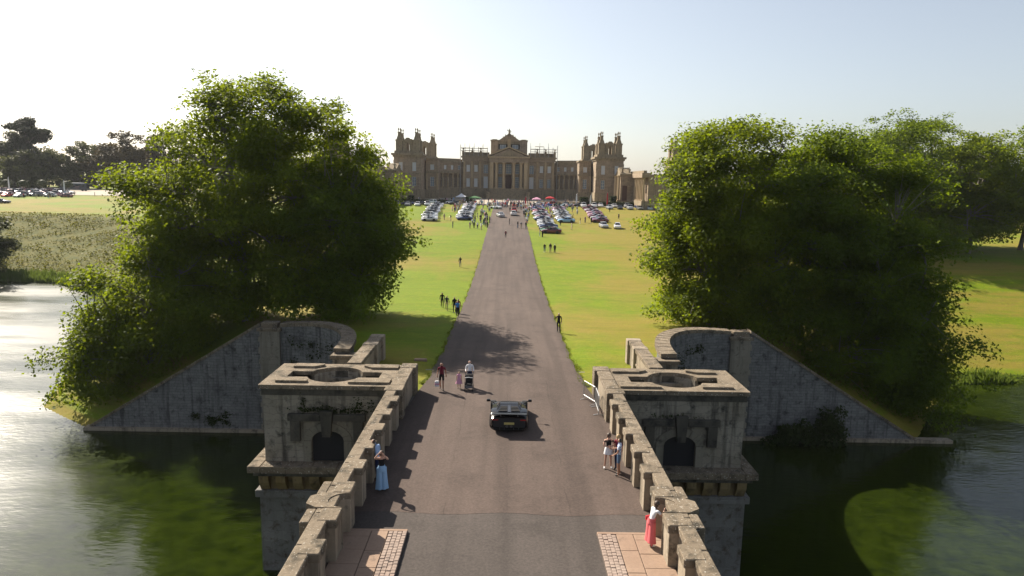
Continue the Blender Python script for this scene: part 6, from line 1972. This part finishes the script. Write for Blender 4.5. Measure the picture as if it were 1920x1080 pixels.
random.seed(202)
for x, y, t, l_, lb in ((.4, 177, 'black', 'black', 'person in black standing mid drive below the silver saloon'), (2.5, 170.3, 'black', 'denim', 'person in a black top, left of the pair on the drive'), (3.3, 169.2, 'grey', 'beige', 'person in a grey top, right of the pair on the drive'),
                        (4.5, 169.4, 'black', 'grey', 'person in black at the right edge of the drive'), (7.1, 129.6, 'black', 'denim', 'leftmost of the three people standing on the right lawn'), (8.2, 129.7, 'black', 'beige', 'middle one of the three people standing on the right lawn'),
                        (9.0, 129.2, 'black', 'black', 'rightmost of the three people standing on the right lawn'), (7.25, 153.6, 'grey', 'denim', 'person in grey in front of the maroon car on the right'), (7.75, 151.6, 'black', 'black', 'person in black in front of the maroon car on the right'),
                        (-13.55, 168.8, 'black', 'navy', 'person in black standing before the left lawn rows'), (-15.4, 184.8, 'black', 'beige', 'person in black between the two left lawn rows'), (-17.4, 187.3, 'beige', 'beige', 'person in beige beside the leftmost lawn row'),
                        (-9.3, 168.3, 'grey', 'beige', 'person in grey on the lawn left of the drive'), (-8.3, 168.5, 'black', 'black', 'person in black on the lawn left of the drive'), (-7.4, 167.4, 'white', 'navy', 'person in white on the lawn left of the drive'), (-6.4, 165, 'white', 'beige', 'crouching sized person in white at the left drive edge'),
                        (-5.04, 170.3, 'black', 'black', 'person in black at the left edge of the drive'), (-4.8, 181.3, 'navy', 'grey', 'person in navy at the left edge of the drive further up'), (13.7, 178, 'black', 'black', 'person in black below the light blue car'), (15.8, 168.8, 'beige', 'beige', 'person in beige alone on the right lawn'),
                        (31.9, 197.2, 'navy', 'black', 'person in navy alone at the far right of the lawn'), (32.6, 220, 'black', 'black', 'person in black before the front row by the hedge'), (19.4, 183.5, 'black', 'white', 'person in black beside the light blue car'), (21.0, 186, 'navy', 'navy', 'person in navy between the second and third right rows'),
                        (.6, 213, 'black', 'black', 'person in black walking left of the red hatchback'), (-6.1, 176, 'green', 'denim', 'person in green on the verge left of the drive')):
    crowd_person(x, y, random.uniform(0, 6.28), lb, None, t, l_, var='stand_long' if t == 'black' else 'stand_short')
GC = 'crowd of people in front of the palace'
for i in range(170):
    x = random.gauss(0.5, 8.0); y = random.triangular(216, 264, 236)
    if abs(x) < 4 and y < 228: y += 16
    crowd_person(x, y, random.uniform(0, 6.28), 'person in a % in the palace crowd', GC)
for i in range(26):
    crowd_person(random.uniform(-9.2, -4.9), random.uniform(172, 218), random.uniform(0, 6.28), 'person in a % along the left drive edge', 'people along the left edge of the drive')
for i in range(24):
    crowd_person(random.uniform(4.6, 7.0), random.uniform(174, 222), random.uniform(0, 6.28), 'person in a % along the right drive edge', 'people along the right edge of the drive')
for i in range(26):
    crowd_person(random.choice((12.7, 13.0, 18.8, 20.2, 21.5, 22.4)) + random.uniform(-.4, .4), random.uniform(186, 246), random.uniform(0, 6.28), 'person in a % between the right car rows', 'people between the car rows on the right lawn')
for i in range(16):
    crowd_person(random.uniform(-17.6, -15.4), random.uniform(205, 246), random.uniform(0, 6.28), 'person in a % between the left car rows', 'people between the car rows on the left lawn')
for i in range(30):
    crowd_person(random.choice((-1, 1)) * random.uniform(12, 42), random.uniform(256, 264), random.uniform(0, 6.28), 'person in a % on the palace gravel', 'people on the palace forecourt')
for i in range(11):
    crowd_person(random.uniform(-185, -150), random.uniform(240, 262), random.uniform(0, 6.28), 'person in a % by the distant car park', 'people by the distant left car park')

# ------------------------------------------------------------------ small things
def gazebo(x, y, w_, h, mat, label):
    g = tag(empty('gazebo', (x, y, gz(x, y) + .1)), label, 'gazebo', 'gazebos before the palace')
    for sx in (-1, 1):
        for sy in (-1, 1): MB().tube([(sx * w_ * .47, sy * w_ * .47, 0), (sx * w_ * .47, sy * w_ * .47, 2.2)], .04, 6).build('leg', M['metal'], g)
    a = w_ / 2
    MB().add([(-a, -a, 2.2), (a, -a, 2.2), (a, a, 2.2), (-a, a, 2.2), (-a * .5, -a * .5, 2.62), (a * .5, -a * .5, 2.62), (a * .5, a * .5, 2.62), (-a * .5, a * .5, 2.62), (0, 0, h)],
             [(0, 1, 5, 4), (1, 2, 6, 5), (2, 3, 7, 6), (3, 0, 4, 7), (4, 5, 8), (5, 6, 8), (6, 7, 8), (7, 4, 8)]).build('canopy', mat, g)
    MB().add([(-a, -a, 1.95), (a, -a, 1.95), (a, a, 1.95), (-a, a, 1.95), (-a, -a, 2.199), (a, -a, 2.199), (a, a, 2.199), (-a, a, 2.199)], [(0, 1, 5, 4), (1, 2, 6, 5), (2, 3, 7, 6), (3, 0, 4, 7)]).build('valance', mat, g)
    return g


gazebo(-17.3, 254.6, 4.0, 3.4, CLOTH['white'], 'pale grey peaked gazebo left of the crowd')
gazebo(-12.0, 248, 4.2, 2.9, CLOTH['green'], 'dark green low gazebo left of the crowd')
gazebo(10.2, 246, 3.2, 2.9, CLOTH['pink'], 'pink peaked gazebo right of the crowd')
gazebo(15.5, 254.5, 3.2, 2.8, CLOTH['red'], 'red gazebo behind the pink one')


def feather(x, y, mat, label, h=4.2):
    f_ = tag(empty('feather_flag', (x, y, gz(x, y))), label, 'flag', 'feather flags on the lawns')
    MB().tube([(0, 0, 0), (0, 0, h * .7), (.12, 0, h * .92), (.45, 0, h)], .03, 6).build('pole', M['metal'], f_)
    pts = []
    for i in range(9):
        t = i / 8
        zz = h * (.22 + .78 * t)
        pts.append((.03 + (.42 if t > .95 else 0.10 * max(0, t - .7) / .3), zz, (.62 * (1 - .3 * t) if t > .12 else .3) if t < .9 else .5))
    v, fc = [], []
    for x0, zz, x1 in pts:
        for dy in (-.012, .012): v += [(x0, dy, zz), (max(x1, x0 + .03), dy + .05 * math.sin(zz * 2), zz)]
    for i in range(8):
        a = i * 4
        fc += [(a, a + 1, a + 5, a + 4), (a + 3, a + 2, a + 6, a + 7)]
    MB().add(v, fc).build('banner', mat, f_)


feather(34.2, 239.5, CLOTH['red'], 'bright red feather flag beside the front row by the hedge', 5.6)
feather(28.4, 239.5, CLOTH['white'], 'white feather flag between the two white off-road cars', 4.6)
feather(24.3, 247.5, CLOTH['white'], 'white feather flag near the end of the dark hedge', 4.4)
feather(5.6, 232, CLOTH['red'], 'red feather flag in the crowd right of the drive', 4.0)
feather(-193.5, 268, CLOTH['white'], 'white feather flag above the distant left cars', 6.0)
feather(-169, 263, CLOTH['white'], 'tall white feather flag beside the big left tree', 5.6)

# crowd barriers beside the right end post
def barrier(p0, p1, label):
    p0, p1 = Vector(p0), Vector(p1); L_ = (p1 - p0).length
    b_ = tag(empty('crowd_barrier', tuple(p0), math.atan2(p1.y - p0.y, p1.x - p0.x)), label, 'barrier', 'steel crowd barriers at the bridge end')
    MB().tube([(0, 0, .06), (0, 0, 1.02), (.06, 0, 1.09), (L_ - .06, 0, 1.09), (L_, 0, 1.02), (L_, 0, .06)], .026, 8).build('frame', M['metal'], b_)
    MB().tube([(0, 0, .24), (L_, 0, .24)], .026, 8).build('lower_rail', M['metal'], b_)
    n = int(L_ / .14)
    for i in range(1, n): MB().tube([(L_ * i / n, 0, .24), (L_ * i / n, 0, 1.09)], .009, 5).build('bar', M['metal'], b_)
    for x in (.12, L_ - .12): MB().tube([(x, -.28, .0), (x, 0, .06), (x, .28, .0)], .018, 6).build('foot', M['metal'], b_)


barrier((4.66, 38.9, ZD + .04), (5.18, 37.6, ZD + .035), 'galvanised crowd barrier at the edge of the grass by the right end post')
barrier((5.2, 37.5, ZD + .035), (5.16, 35.9, ZD + .035), 'galvanised crowd barrier standing against the right parapet')
# pale stone slab lying in the left grass
tag(MB().chbox(-6.5, -5.6, 47.2, 47.5, ZD - .2, ZD + .06, .03).build('stone_slab', M['flag']), 'pale stone slab in the shaded grass left of the road', 'slab')
# ------------------------------------------------------------------ haze in the air
hm = bpy.data.materials.new('thin_haze'); hm.use_nodes = True
ht = hm.node_tree; ht.nodes.remove(ht.nodes['Principled BSDF'])
pv_ = ht.nodes.new('ShaderNodeVolumePrincipled')
pv_.inputs['Color'].default_value = (0.86, 0.89, 0.96, 1)
pv_.inputs['Density'].default_value = 0.00007
pv_.inputs['Anisotropy'].default_value = 0.25
ht.links.new(pv_.outputs[0], ht.nodes['Material Output'].inputs['Volume'])
hz = MB().box(-5000, 5000, -2000, 5000, -3.5, 62).build('haze', hm)
tag(hz, 'thin sunlit haze over the lake and park', kind='stuff')
#PART5
